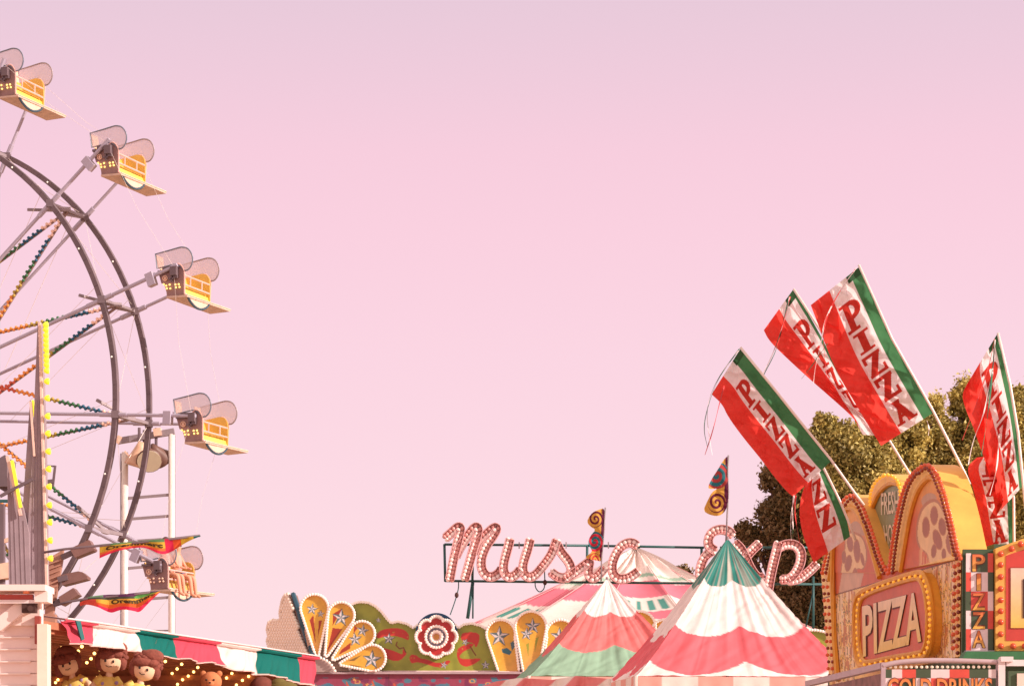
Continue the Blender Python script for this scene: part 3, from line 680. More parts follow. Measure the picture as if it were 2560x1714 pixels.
Cl[(e > .3) & (e < .33)] = GRN; Cl[(e > .37) & (e < .54)] = PINK; Cl[(e > .86)] = GRN; 
gi = np.floor(th_*G/(2*np.pi)).astype(int)+0*(r_ > 0)
mm = (gi % 3 == 1) & (e > .7) & (e < .8); Cl[mm] = PINK
dk = (gi % 2 == 0) & (e > .57) & (e < .68) & (np.sin(th_*70) > .1); Cl[dk] = C(90, 160, 150)
sheet('striped_cloth', Pt, Cl, CANVAS, can)
mb = MB()
for k in range(G):
    a = 2*np.pi*k/G; mb.tube([(cc[0]+CR*r*np.cos(a), cc[1]+CR*r*np.sin(a), zb+(zp-zb)*((1-r)**1.12)+.012) for r in np.linspace(.2, 1, 12)], .008, 5)
mb.build('seam_rope', mat('seam_rope_pale', (235, 175, 178), .7), can)
for k in range(6):
    a = 2*np.pi*k/6+.3; MB().tube([(cc[0]+CR*.98*np.cos(a), cc[1]+CR*.98*np.sin(a), zb), (cc[0]+CR*.98*np.cos(a), cc[1]+CR*.98*np.sin(a), 0)], .06, 8).build('post', TEAL, can)
MB().tube([(cc[0], cc[1], 0), (cc[0], cc[1], zp)], .08, 8).build('post', TEAL, can)

fa = thing('ride_facade', (*P(1400, 1680, RY)[:2], 0), 'painted ride facade with star petals and a big red flower edged with bulbs', 'ride facade')
f1 = lambda x, y: (640+x/3.659, 1440+y/3.659)
def petal(cx, cy, r, tx, ty, w=3):
    """teardrop: circle (cx,cy,r) tapering to (tx,ty)"""
    a0 = math.atan2(ty-cy, tx-cx); d = math.hypot(tx-cx, ty-cy); off = math.acos(min(.95, r/d))
    pts = [(cx+r*math.cos(a0+off+(2*math.pi-2*off)*t), cy+r*math.sin(a0+off+(2*math.pi-2*off)*t)) for t in np.linspace(0, 1, 26)]
    n = (math.sin(a0)*w, -math.cos(a0)*w); return pts+[(tx+n[0], ty+n[1]), (tx-n[0], ty-n[1])]
TRIM = mat('bulb_channel', (245, 215, 212), .5, var=.1); BACKM = mat('teal_backing', (45, 85, 105), .5, var=.2)
BULBW = mat('cream_bulb', (255, 236, 225), .25, emit=.18)
fac_b = []
def ypanel(nm, outline, paint, Y, back=3.0, step=6.8, trim=True, trimr=.02, openb=False, r=.028, holes=None):
    o = np.array(outline); c = o.mean(0); big = o+(o-c)/np.linalg.norm(o-c, axis=1)[:, None]*back
    big[:, 1] = np.minimum(big[:, 1], 1684)
    pr = MB().prism([P(x, y, Y+.04) for x, y in big], (0, .22, 0)).build(nm, BACKM, fa)
    X, Yp = pxgrid(o[:, 0].min()-1, o[:, 0].max()+1, o[:, 1].min()-1, o[:, 1].max()+1, 1.2)
    mask = inpoly(X, Yp, outline); Cl = paint(X, Yp)
    sheet('painted_face', Pa(X, Yp, Y), Cl, PAINTG, pr, mask, smooth=False)
    if trim:
        pts = np.array([P(x, y, Y-.005) for x, y in outline]); MB().tube(pts, trimr, 6, closed=True).build('trim', TRIM, pr)
        for p in resamp(outline, step=step, closed=True):
            if p[1] < 1676: fac_b.append(P(p[0], p[1], Y-.045))
    return pr
ORG = C(232, 178, 70); REDD = C(165, 60, 40); SAND = C(225, 170, 110); OLI = C(160, 164, 62); RBN = C(208, 62, 52)
def petal_paint(stars, streak, base, tip):
    def f(X, Y):
        Cl = np.zeros(X.shape+(3,)); t = np.clip(np.hypot(X-tip[0], Y-tip[1])/base, 0, 1)[..., None]
        Cl[:] = SAND*(1-t)+ORG*t; Cl *= (.92+.16*vnoise(X*.12, Y*.12))[..., None]
        for pts, col in streak: Cl[inpoly(X, Y, pts)] = col
        for s in stars: paint_star(X, Y, Cl, *s)
        return Cl
    return f
tipL = f1(600, 800)
P1 = petal(*f1(535, 290), 35, *f1(560, 740)); P2 = petal(*f1(780, 355), 33, *f1(640, 730)); P3 = petal(*f1(970, 525), 32, *f1(700, 760)); P4 = petal(*f1(1065, 745), 33, *f1(770, 800))
st = lambda x, y, r, rot=0: (*f1(x, y), r/3.659, rot)
ribb = lambda pts: [f1(x, y) for x, y in pts]
# green panel first (behind)
GP = [f1(x, y) for x, y in ((860, 870), (862, 300), (868, 262), (910, 240), (960, 232), (1030, 240), (1090, 270), (1150, 325), (1200, 390), (1235, 425), (1300, 412), (1380, 432), (1440, 470), (1480, 440), (1820, 440), (1850, 470), (1900, 438), (1970, 428), (2050, 448), (2110, 480), (2225, 600), (2225, 870))]
FL = (f1(1650, 552)); 
def green_paint(X, Y):
    Cl = np.zeros(X.shape+(3,)); Cl[:] = OLI; Cl *= (.85+.3*vnoise(X*.08, Y*.08))[..., None]
    for pts in (((1095, 570), (1110, 510), (1180, 475), (1330, 470), (1400, 520), (1400, 590), (1340, 560), (1260, 540), (1180, 550)),
                ((1110, 640), (1200, 660), (1290, 690), (1345, 720), (1340, 655), (1375, 680), (1375, 720), (1300, 780), (1210, 760), (1150, 700)),
                ((1400, 740), (1420, 710), (1470, 720), (1500, 750), (1560, 755), (1640, 790), (1700, 790), (1760, 760), (1785, 780), (1720, 830), (1640, 830), (1560, 800), (1470, 780), (1420, 800)),
                ((1870, 520), (1960, 505), (2050, 520), (2040, 600), (2010, 660), (1990, 600), (1880, 600)),
                ((1830, 700), (1860, 640), (2000, 600), (1980, 650), (1900, 680), (1850, 740), (1920, 760), (2080, 740), (2000, 800), (1920, 830), (1860, 800))):
        Cl[inpoly(X, Y, smooth_pl(ribb(pts), 2, True))] = RBN
    for pl_ in (((1290, 600), (1280, 630), (1310, 660), (1350, 650), (1370, 690)), ((1480, 400), (1500, 480)), ((1960, 640), (1990, 690), (2010, 720))):
        Cl[dist_pl(X, Y, ribb(pl_)) < 1.7] = C(130, 75, 40)
    for s in (st(1215, 570, 55, .1), st(1120, 400, 26), st(2100, 810, 42), st(1720, 810, 35, .3), st(1915, 600, 35, .5)): paint_star(X, Y, Cl, *s)
    rng = np.random.RandomState(3)
    for _ in range(46):
        x, y = f1(rng.uniform(1200, 2150), rng.uniform(480, 860)); Cl[np.hypot(X-x, Y-y) < rng.uniform(.7, 1.6)] = C(190, 170, 70)
    return Cl
ypanel('green_panel', GP, green_paint, RY+.08)
RS = [(1, ribb(((490, 400), (520, 380), (545, 600))), REDD)]
ypanel('petal_panel', P1, petal_paint([st(512, 300, 52, .15), st(592, 342, 34, .1)], [(ribb(((490, 400), (525, 350), (548, 620))), REDD), (ribb(((575, 400), (605, 400), (565, 560))), REDD)], 80, tipL), RY)
ypanel('petal_panel', P2, petal_paint([st(778, 378, 78, .1)], [(ribb(((705, 340), (790, 290), (700, 450))), REDD), (ribb(((700, 470), (790, 480), (650, 690))), REDD)], 90, tipL), RY-.03)
ypanel('petal_panel', P3, petal_paint([st(975, 495, 55, .2), st(905, 575, 62, -.1)], [(ribb(((780, 670), (870, 600), (860, 660), (750, 720))), REDD), (ribb(((900, 450), (930, 470), (890, 520))), REDD)], 90, tipL), RY-.06)
ypanel('petal_panel', P4, petal_paint([st(1058, 760, 85, .1)], [(ribb(((840, 770), (970, 715), (900, 770))), C(140, 110, 60)), (ribb(((850, 800), (1000, 830), (880, 830))), C(140, 110, 60))], 90, tipL), RY-.09)
# fan hub
hubp = [f1(530, 875)]+[f1(530+200*math.sin(t), 935-200*math.cos(t)) for t in np.linspace(0, 1.15, 10)]+[f1(760, 875)]
def plain(c): return lambda X, Y: np.ones(X.shape+(3,))*c*(.9+.2*vnoise(X*.1, Y*.1))[..., None]
ypanel('fan_hub', hubp, plain(C(175, 150, 145)), RY-.12, trim=False)
fac_b += [P(*f1(530+205*math.sin(t), 935-200*math.cos(t)), RY-.16) for t in np.linspace(0, 1.2, 9)]
# flower
fl = [(FL[0]+(47+9*abs(math.cos(4*t))**.6-4)*math.cos(t), FL[1]+(47+9*abs(math.cos(4*t))**.6-4)*math.sin(t)) for t in np.linspace(0, 2*math.pi, 97)[:-1]]
MB().prism([P(FL[0]+53*math.cos(t), FL[1]-7+53*math.sin(t), RY+.02) for t in np.linspace(0, 2*math.pi, 40)[:-1]], (0, .2, 0)).build('flower_backing', mat('blue_disc', (35, 85, 125), .5), fa)
def flower_paint(X, Y):
    a = np.arctan2(Y-FL[1], X-FL[0]); r = np.hypot(X-FL[0], Y-FL[1]); Cl = np.zeros(X.shape+(3,)); Cl[:] = C(240, 215, 215)
    Cl[r < 38+8*np.abs(np.cos(4*a))**.6] = C(185, 48, 45); Cl[r < 29] = C(240, 215, 215); Cl[r < 23] = C(120, 110, 125); Cl[r < 16.5] = C(235, 205, 205); Cl[r < 8] = C(205, 145, 70); return Cl
flo = ypanel('flower', fl, flower_paint, RY-.16, back=1.5, step=5.6)
for rr_, n_ in ((27, 24), (14, 13)):
    fac_b += [P(FL[0]+rr_*math.cos(t), FL[1]+rr_*math.sin(t), RY-.2) for t in np.linspace(0, 2*math.pi, n_+1)[:-1]]
def blue_ribbon(cx, cy): return [([(cx-8, cy), (cx+5, cy-4), (cx+18, cy+6), (cx+12, cy+14), (cx-6, cy+8)], C(60, 115, 130)), ([(cx+14, cy-16), (cx+22, cy-22), (cx+26, cy-8), (cx+18, cy+4)], C(85, 115, 125))]
def petal_b(cx, cy, r, bl, br):
    a = [(cx+r*math.cos(t), cy+r*math.sin(t)) for t in np.linspace(math.pi-.25, 2*math.pi+.25, 24)]
    return a+[(br, 1678), (bl, 1678)]
def tripetal(cx, side=75):
    ypanel('petal_panel', petal_b(cx-side, 1584, 36, cx-side-6, cx-side+46), petal_paint([(cx-side-4, 1590, 25, .05)], blue_ribbon(cx-side+10, 1622), 80, (cx, 1690)), RY)
    ypanel('petal_panel', petal_b(cx+side, 1584, 36, cx+side-46, cx+side+6), petal_paint([(cx+side-4, 1590, 22, .05)], [], 80, (cx, 1690)), RY)
    ypanel('petal_panel', petal_b(cx, 1566, 39, cx-19, cx+19), petal_paint([(cx+5, 1564, 19, 0), (cx-11, 1584, 16, .1)], [([(cx-12, 1610), (cx-4, 1605), (cx-6, 1640)], OLI), ([(cx+12, 1595), (cx+20, 1590), (cx+10, 1630)], OLI)], 80, (cx, 1690)), RY-.04)
def sandback(o):
    ypanel('fan_backing', o, plain(C(220, 180, 150)), RY+.06, trim=False, back=.5)
sandback([f1(*q) for q in ((520, 870), (440, 500), (460, 380), (600, 350), (680, 330), (860, 420), (1000, 600), (1120, 720), (1140, 870))])
for cx_q in (1327, 1600): sandback([(cx_q-60, 1590), (cx_q-40, 1575), (cx_q+40, 1575), (cx_q+60, 1590), (cx_q+75, 1678), (cx_q-75, 1678)])
def hump(x0, x1, yt, nm='green_panel'):
    o = [(x0, 1678)]+[(x0+(x1-x0)*t, 1600-(1600-yt)*math.sin(math.pi*t)**.6) for t in np.linspace(0, 1, 14)]+[(x1, 1678)]
    def pf(X, Y):
        Cl = plain(OLI)(X, Y); cx = (x0+x1)/2
        Cl[inpoly(X, Y, smooth_pl([(cx-30, 1615), (cx, 1608), (cx+40, 1618), (cx+30, 1640), (cx-20, 1650)], 2, True))] = RBN
        paint_star(X, Y, Cl, cx-10, 1600, 8); return Cl
    ypanel(nm, o, pf, RY+.08)
tripetal(1327); hump(1430, 1520, 1558); tripetal(1600, 62); hump(1690, 1800, 1558); hump(1800, 1960, 1558); hump(1965, 2095, 1574)
fac_b.sort(key=lambda p: p[0]); bulbs(fa, fac_b, .027, BULBW, cap=100, n=8)
# lower painted rounding board
X, Yp = pxgrid(782, 2100, 1683, 1760, 2.0)
Cl = np.zeros(X.shape+(3,)); Cl[:] = C(160, 70, 95); wv = 1712+7*np.sin(X*.045)+4*np.sin(X*.11+2)
Cl[Yp > wv+3] = C(75, 125, 150); n1 = vnoise(X*.06+9, Yp*.09); Cl[(n1 > .62) & (Yp > 1692)] = C(85, 130, 150); Cl[(n1 < .2) & (Yp > 1690)] = C(130, 55, 90)
rng = np.random.RandomState(5)
for _ in range(60):
    x, y = rng.uniform(785, 2095), rng.uniform(1692, 1740); k = rng.randint(3)
    if k == 0: paint_star(X, Yp, Cl, x, y, rng.uniform(5, 8), rng.uniform(0, 1), (215, 130, 70), (235, 180, 120))
    elif k == 1: Cl[np.abs(np.hypot((X-x), (Yp-y)*1.4)-6) < 1.6] = C(215, 160, 90)
    else: Cl[dist_pl(X, Yp, [(x, y), (x+6, y+14)]) < 2.4] = C(205, 95, 70)
Cl[np.abs((X-972)) < 1.6] = C(110, 60, 70)
lb = sheet('rounding_board', Pa(X, Yp, RY-.02), Cl, PAINT, fa, smooth=False)
MB().bar(P(782, 1681, RY-.05), P(2100, 1681, RY-.05), .08, .035).build('ledge', mat('ledge_grey', (190, 165, 170), .5), fa)
MB().prism([P(782, 1684, RY+.05), P(2100, 1684, RY+.05), (P(2100, 0, RY)[0], RY+.05, 0), (P(782, 0, RY)[0], RY+.05, 0)], (0, .2, 0)).build('wall', mat('magenta_wall', (140, 65, 85), .6), fa)
# side wing seen edge-on with bulbs
wg = thing('facade_wing', (*P(770, 1680, RY)[:2], 0), 'bulb-crusted side wing of the ride facade, left of the star petals', 'ride facade')
Wp = lambda x, y: None
dirw = np.array([-.50, 1.0]); 
def wpl(px, py, off=0):  # wing plane through facade left end going back-left
    X0, Y0 = P(777, 0, RY)[0]-off, RY; k = (px-1280)/F; t = (X0-k*Y0)/(k*dirw[1]-dirw[0]); Y = Y0+t*dirw[1]
    return np.array([X0+t*dirw[0], Y, EYE+(HZ-py)/F*Y])
wo = [(777, 1640), (760, 1600), (745, 1550), (735, 1510), (727, 1485), (720, 1488), (714, 1500), (708, 1530), (710, 1548), (702, 1552), (690, 1550), (680, 1556), (676, 1572), (680, 1590), (676, 1600), (682, 1622), (690, 1635)]
MB().prism([wpl(x, y) for x, y in wo], np.array([.1, .2, 0])).build('wing_board', mat('bulb_board', (150, 115, 105), .6, var=.25, scale=10), wg)
MB().tube([wpl(x, y)+np.array([.05, -.05, 0]) for x, y in ((726, 1484), (735, 1510), (747, 1550), (762, 1600), (778, 1640))], .045, 6).build('wing_edge', BACKM, wg)
MB().prism([wpl(676, 1640), wpl(777, 1640), wpl(777, 1640)*(1, 1, 0), wpl(676, 1640)*(1, 1, 0)], np.array([.1, .2, 0])).build('wing_wall', TEAL, wg)
wb = []
X, Yp = np.meshgrid(np.arange(676, 775, 6.4), np.arange(1484, 1640, 7.5)); X = X+(np.arange(X.shape[0])[:, None] % 2)*3.2
mk = inpoly(X, Yp, wo)
for x, y in zip(X[mk], Yp[mk]): p = wpl(x, y); wb.append(p+np.array([-.03, -.06, 0]))
for x, y in resamp(wo[4:], step=6): wb.append(wpl(x, y)+np.array([-.05, -.03, 0]))
bulbs(wg, wb, .04, mat('dull_bulb', (250, 225, 208), .3, emit=.06), cap=100, n=7)

# marquee letters
SY = 44.4
sg = thing('marquee_sign', (*P(1590, 1460, SY)[:2], 0), 'pink script marquee lettering "Music Exp" filled with bulbs on a teal pipe frame', 'sign')
m2 = lambda L: [(1090+x/4.258, 1240+y/4.258) for x, y in L]
m3 = lambda L: [(1500+x/3.3086, 1240+y/3.3086) for x, y in L]
letters = [[m2([(102, 445), (180, 375), (235, 325), (265, 335), (255, 400), (225, 520), (185, 690), (148, 890)]), m2([(215, 640), (260, 540), (340, 420), (415, 325), (455, 340), (435, 440), (400, 560), (355, 720), (308, 882)]),
            m2([(405, 600), (440, 500), (520, 420), (620, 330), (655, 345), (600, 440), (540, 520), (500, 610), (480, 700), (490, 790), (540, 855), (610, 860), (680, 810), (700, 770)])],
           [m2([(788, 460), (765, 560), (735, 660), (715, 760), (730, 830), (780, 870), (850, 840), (895, 780)]), m2([(1002, 462), (980, 560), (945, 660), (920, 760), (935, 830), (990, 870), (1060, 840), (1120, 770)])],
           [m2([(1120, 770), (1190, 680), (1240, 600), (1285, 470)]), m2([(1290, 520), (1330, 600), (1400, 680), (1440, 760), (1430, 830), (1370, 875), (1290, 860), (1225, 810)])],
           [m2([(1380, 880), (1440, 840), (1520, 780), (1600, 720), (1640, 690), (1620, 780), (1625, 850), (1680, 880), (1740, 830), (1790, 770)])],
           [m2([(2135, 530), (2100, 500), (2040, 495), (1960, 540), (1900, 640), (1870, 740), (1880, 830), (1940, 885), (2030, 880), (2100, 840), (2150, 800)])],
           [m3([(1090, 325), (1060, 285), (990, 272), (920, 300), (890, 360), (900, 420), (950, 452)]), m3([(930, 455), (870, 490), (835, 560), (820, 640), (850, 720), (920, 760), (1000, 740), (1080, 680)])],
           [m3([(1115, 390), (1160, 430), (1200, 510), (1240, 600), (1300, 680), (1350, 670)]), m3([(1315, 390), (1240, 460), (1180, 540), (1120, 640)])],
           [m3([(1475, 385), (1445, 500), (1410, 650), (1385, 800)]), m3([(1470, 430), (1540, 395), (1620, 405), (1662, 460), (1660, 540), (1620, 630), (1560, 690), (1500, 690)]), m3([(1560, 700), (1640, 690), (1720, 630), (1790, 560)])]]
LETM = mat('marquee_channel_pink', (245, 205, 200), .5, var=.12, scale=8); LETE = mat('marquee_edge', (222, 165, 165), .5, var=.1)
lb_ = []; lr_ = []
for li, strokes in enumerate(letters):
    face = MB(); rim = MB()
    for k, pl_ in enumerate(strokes):
        pts = resamp(smooth_pl(pl_, 1 if li == 0 else 2), step=2.0); T = np.gradient(pts, axis=0); T /= np.linalg.norm(T, axis=1)[:, None]+1e-9; N = np.stack([-T[:, 1], T[:, 0]], 1)
        hw = 10.8; Lp = pts+N*hw; Rp = pts-N*hw; dd = k*.012
        V = np.concatenate([Pa(Lp[:, 0], Lp[:, 1], SY+dd), Pa(Rp[:, 0], Rp[:, 1], SY+dd)]); n = len(pts)
        face.add(V, [(i, i+1, n+i+1, n+i) for i in range(n-1)])
        V2 = np.concatenate([V, V+np.array([0, .10, 0])]); face.add(V2[2*n:], [(i, i+1, n+i+1, n+i) for i in range(n-1)])
        for off in (0, n):
            A = V[off:off+n]
            B = np.concatenate([A+(0, -.09, 0), A+(0, .1, 0)]); rim.add(B, [(i, i+1, n+i+1, n+i) for i in range(n-1)])
            rim.tube(A+(0, -.09, 0), .009, 4)
        for e_ in (0, n-1):
            rim.add([V[e_]+(0, -.09, 0), V[n+e_]+(0, -.09, 0), V[n+e_]+(0, .1, 0), V[e_]+(0, .1, 0)], [(0, 1, 2, 3)])
        bp = resamp(pts, step=9.8); T = np.gradient(bp, axis=0); T /= np.linalg.norm(T, axis=1)[:, None]+1e-9; N = np.stack([-T[:, 1], T[:, 0]], 1)
        for sgn in (-1, 1):
            for p in bp+N*5.0*sgn: (lb_ if sgn > 0 else lr_).append(P(p[0], p[1], SY-.035+dd))
    lo = face.build('letter', LETM, sg); rim.build('rim', LETE, lo)
bulbs(sg, lb_, .038, mat('cream_globe', (255, 230, 222), .2, emit=.12), name='bulb', cap=60, n=8)
bulbs(sg, lr_, .036, mat('shaded_globe', (232, 168, 162), .2, emit=.03), name='bulb', cap=40, n=8)  # second bulb row coloured darker, painting the shade inside the channel
pipe = lambda a, b, r=.022: MB().tube([P(*a, SY+.16), P(*b, SY+.16)], r, 6).build('frame_pipe', TEAL, sg, smooth=True)
pipe((1111, 1360), (1470, 1363)); pipe((1470, 1363), (1760, 1368)); pipe((1111, 1359), (1113, 1453)); pipe((1112, 1451), (1480, 1455)); pipe((1480, 1455), (2075, 1460))
pipe((1182, 1362), (1181, 1452)); pipe((1468, 1364), (1467, 1454)); pipe((1754, 1367), (1752, 1480)); pipe((1182, 1455), (1169, 1545), .03); pipe((1183, 1455), (1182, 1545), .014)
pipe((2033, 1440), (2033, 1570)); pipe((2033, 1480), (2014, 1568), .014); pipe((1800, 1368), (2050, 1368)); pipe((1752, 1460), (1752, 1560), .025)
MB().tube([P(x, y, SY+.1) for x, y in smooth_pl(m2([(240, 900), (240, 980), (222, 1050), (190, 1150), (150, 1260)]), 2)], .01, 5).tube([P(x, y, SY+.1) for x, y in smooth_pl(m2([(1055, 900), (1055, 970), (1100, 1025), (1150, 990), (1160, 920), (1155, 780)]), 2)], .01, 5).build('cable', TEAL, sg)
for q_ in ((220, 1050), (1160, 915)): MB().ell(P(*m2([q_])[0], SY+.1), (.035, .035, .05)).build('connector', DARK, sg)
mb = MB()
for x in (885, 1385, 1835): mb.bar(P(*m2([(x, 485)])[0], SY+.14), P(*m2([(x, 555)])[0], SY+.14), .02)
mb.build('clamp', STEEL, sg)

# ------------------------------------------------------------------ striped tents
def tent(FLc, side, rot, zap, ze, bands, label, flip, apx, vseed):
    """square pyramid tent; bands: list of (start fraction, colour)"""
    dx = np.array([math.cos(rot), math.sin(rot)]); dy = np.array([-math.sin(rot), math.cos(rot)]); c0 = np.array(FLc)
    cor = [c0, c0+dx*side, c0+dx*side+dy*side, c0+dy*side]; ap_ = sum(cor)/4
    t = thing('striped_tent', (ap_[0], ap_[1], 0), label, 'tent', 'striped canvas tents')
    nr, ns = 150, 90; r = np.linspace(0, 1, nr)[:, None]; s = np.linspace(0, 1, ns)[None, :]
    for k in range(4):
        a, b = cor[k], cor[(k+1) % 4]; nrm = (a+b)/2-ap_; nrm /= np.linalg.norm(nrm)
        XY = (a[None, None]*(1-s[..., None])+b[None, None]*s[..., None]-ap_)*r[..., None]+ap_
        prof = (1-r)**1.15; sg_ = 4*s*(1-s)
        z = ze+(zap-ze)*prof
        pul = (np.sin(s*31+r*2+vseed)*.5+np.sin(s*57+vseed*2+r*3)*.3+np.sin(s*17+r*6)*.6)
        fold = pul*(.012*np.exp(-((r-.62)/.3)**2)+.007)*np.minimum(1, r*6)*np.minimum(1, sg_*3)
        wr = (.006*np.sin(s*r*60+r*30+vnoise(s*r*14, r*14, k)*6)+.028*(vnoise(s*44, r*2.6, k+3)-.5)*r*np.minimum(1, sg_*4)+.016*(vnoise(s*r*26+r*6, r*9-s*4, k+9)-.5))*np.minimum(1, r*3)
        inward = -.13*sg_*r*(1-r)*1.5-.02*np.exp(-((s-.5)/.02)**2)*0
        D = fold+wr+inward; XY = XY+nrm[None, None]*D[..., None]; z = z-D*0+.4*D
        Pt = np.stack([XY[..., 0], XY[..., 1], z+0*s], -1)
        s2 = (s*2) % 1; d = 1-prof; e = d-.085*(4*s2*(1-s2))*(.4+.8*d)
        Cl = np.zeros((nr, ns, 3)); Cl[:] = bands[0][1]
        for f_, c_ in bands[1:]: Cl[e > f_-.05] = c_
        lt = (vnoise(s*70+k*7, r*2.2, 5)-.5)*.14+(vnoise(s*9+k*7, r*5, 6)-.5)*.08; Cl = Cl*(1+lt[..., None])
        if bands[0][0] == -1:
            m_ = np.clip(vnoise(s*26+k*5, r*.8, 2)*2.6-1.2, 0, 1)*(e < bands[1][0]-.05)*np.clip(r*6, 0, 1); Cl = Cl*(1-.6*m_[..., None])+C(235, 210, 200)*.6*m_[..., None]
        for sx_, ww in ((.25, .0035), (.5, .005), (.75, .0035)):
            m_ = (np.abs(s-sx_) < ww+.0*r) & (r > .06); Cl[m_] *= .82
        sheet('roof_panel', Pt, Cl, CANVAS, t)
    # valance
    mb = MB()
    for k in range(4):
        a, b = cor[k], cor[(k+1) % 4]; n = 200; s = np.linspace(0, 1, n)
        nrm = (a+b)/2-ap_; nrm /= np.linalg.norm(nrm)
        Pt = np.zeros((n, 8, 3)); Cl = np.zeros((n, 8, 3))
        for j in range(8):
            v = j/7; xy = a[None]*(1-s[:, None])+b[None]*s[:, None]+nrm[None]*(.02+.012*np.sin(s*70)*v)[:, None]
            Pt[:, j, :2] = xy; Pt[:, j, 2] = ze-.01-v*.3-.03*(j == 7)*np.abs(np.sin(s*np.pi*8))
            cc_ = (np.floor(s*side/.48+.3+v*.0).astype(int) % 2)
            Cl[:, j] = np.where(cc_[:, None] == 0, C(246, 180, 168), C(252, 236, 228))
            if j == 7: Cl[:, j] = C(205, 60, 75)
        sheet('valance', Pt, Cl, CANVAS, t)
    for c in cor: MB().tube([(*c, ze), (*c, 0)], .03, 8).build('leg', PALE, t)
    MB().tube([(*ap_, ze-.2), (*ap_, zap+.02)], .02, 6).build('king_pole', STEEL, t)
    return t
W_ = C(250, 232, 230); tealt = C(55, 135, 125)
tent((1.62, 34.0), 3.0, math.radians(6), 5.02, P(0, 1688, 34)[2], [(-1, tealt), (.345, W_), (.68, C(236, 112, 122)), (.94, W_)], 'large front tent with teal peak and white and pink bands, beside the pizza stand', 1, None, 1.)
tent((.25, 38.5), 2.72, math.radians(6), 4.81, P(0, 1688, 38.5)[2], [(0, W_), (.38, C(235, 125, 125)), (.72, C(150, 185, 160))], 'smaller tent with white peak, coral and pale green bands, left of the large tent', 1, None, 2.3)
# draped red and white roof in front of the small tent
sw = [(1240, 1700), (1300, 1694), (1420, 1700), (1520, 1702), (1640, 1700)]
X, V = np.meshgrid(np.arange(1180, 1530, 3.), np.linspace(0, 1, 24), indexing='ij')
tp_ = np.interp(X, [1180, 1240, 1300, 1380, 1440, 1530], [1722, 1702, 1693, 1698, 1688, 1696]); Yp = tp_+V*60
D = 31+V*-.8+.08*np.sin(X*.09+V*6)+.05*np.sin(X*.23)
Cl = np.zeros(X.shape+(3,)); Cl[:] = C(232, 130, 130); Cl[np.sin(X*.05+V*3.5) > .45] = C(243, 222, 215); Cl[V > .42] = C(200, 60, 72); Cl[(V > .45) & (np.sin(X*.055) > .3)] = C(240, 215, 210)
dr = sheet('draped_awning', Pa(X, Yp, D), Cl, CANVAS)
tag(dr, 'draped red and white awning cloth along the bottom edge, below the smaller tent', 'awning')
# swirl flags on the tents
def swirl_flag(outline, pole, Y, swirls, label, bgc):
    t = thing('swirl_flag', P(*pole[-1], Y), label, 'flag', 'swirl flags on the tent peaks')
    o = np.array(outline); X, Yp = pxgrid(o[:, 0].min()-1, o[:, 0].max()+1, o[:, 1].min()-1, o[:, 1].max()+1, .8)
    mk = inpoly(X, Yp, smooth_pl(outline, 2, True)); Cl = np.zeros(X.shape+(3,)); Cl[:] = bgc
    px = pole[0][0]+(pole[-1][0]-pole[0][0])*(Yp-pole[0][1])/(pole[-1][1]-pole[0][1])
    Cl[X > px-7.5] = C(105, 45, 75)
    for cx, cy, r, a1, a2, ph in swirls:
        rr = np.hypot((X-cx)*1.12, Yp-cy); an = np.arctan2(Yp-cy, X-cx); m = rr < r
        sp = ((rr/r*1.9-an/(2*np.pi)+ph) % 1) < .52; Cl[m & sp] = a1; Cl[m & ~sp] = a2
    D = Y+.05*np.sin((px-X)*.14+Yp*.05)+.02*np.sin(Yp*.25)
    sheet('cloth', Pa(X, Yp, D), Cl, CLOTH, t, mk)
    MB().tube([P(*p, Y) for p in pole], .012, 6).build('pole', STEEL, t, smooth=True)
YE = C(228, 178, 88); PU = C(115, 45, 70); TE = C(60, 130, 140); RE = C(215, 55, 75)
swirl_flag(m2([(1803, 120), (1740, 135), (1670, 165), (1630, 210), (1603, 270), (1635, 320), (1700, 355), (1655, 400), (1625, 450), (1618, 510), (1650, 560), (1660, 590), (1590, 640), (1600, 660), (1650, 675), (1720, 685), (1765, 700), (1775, 560), (1790, 350)]),
           m2([(1803, 118), (1790, 350), (1772, 560), (1762, 700), (1758, 900)]), 40.1,
           [(*m2([(1697, 240)])[0], 21, YE, PU, 0), (*m2([(1690, 480)])[0], 25, TE, RE, .3), (*m2([(1690, 670)])[0], 16, YE, RE, .6)], 'purple and yellow swirl flag over the peak of the smaller tent', YE)
m4 = lambda L: [(1720+x/2.376, 640+y/2.376) for x, y in L]
swirl_flag(m4([(238, 1184), (215, 1200), (180, 1260), (140, 1320), (112, 1378), (150, 1384), (175, 1378), (140, 1400), (110, 1460), (88, 1512), (130, 1538), (190, 1546), (235, 1500), (243, 1400), (236, 1300), (243, 1230)]),
           m4([(240, 1182), (236, 1300), (240, 1400), (232, 1560), (226, 1690)]), 35.65,
           [(*m4([(172, 1300)])[0], 34, TE, C(190, 80, 80), .2), (*m4([(170, 1462)])[0], 26, YE, PU, .1)], 'tattered swirl flag over the teal peak of the large tent', YE)

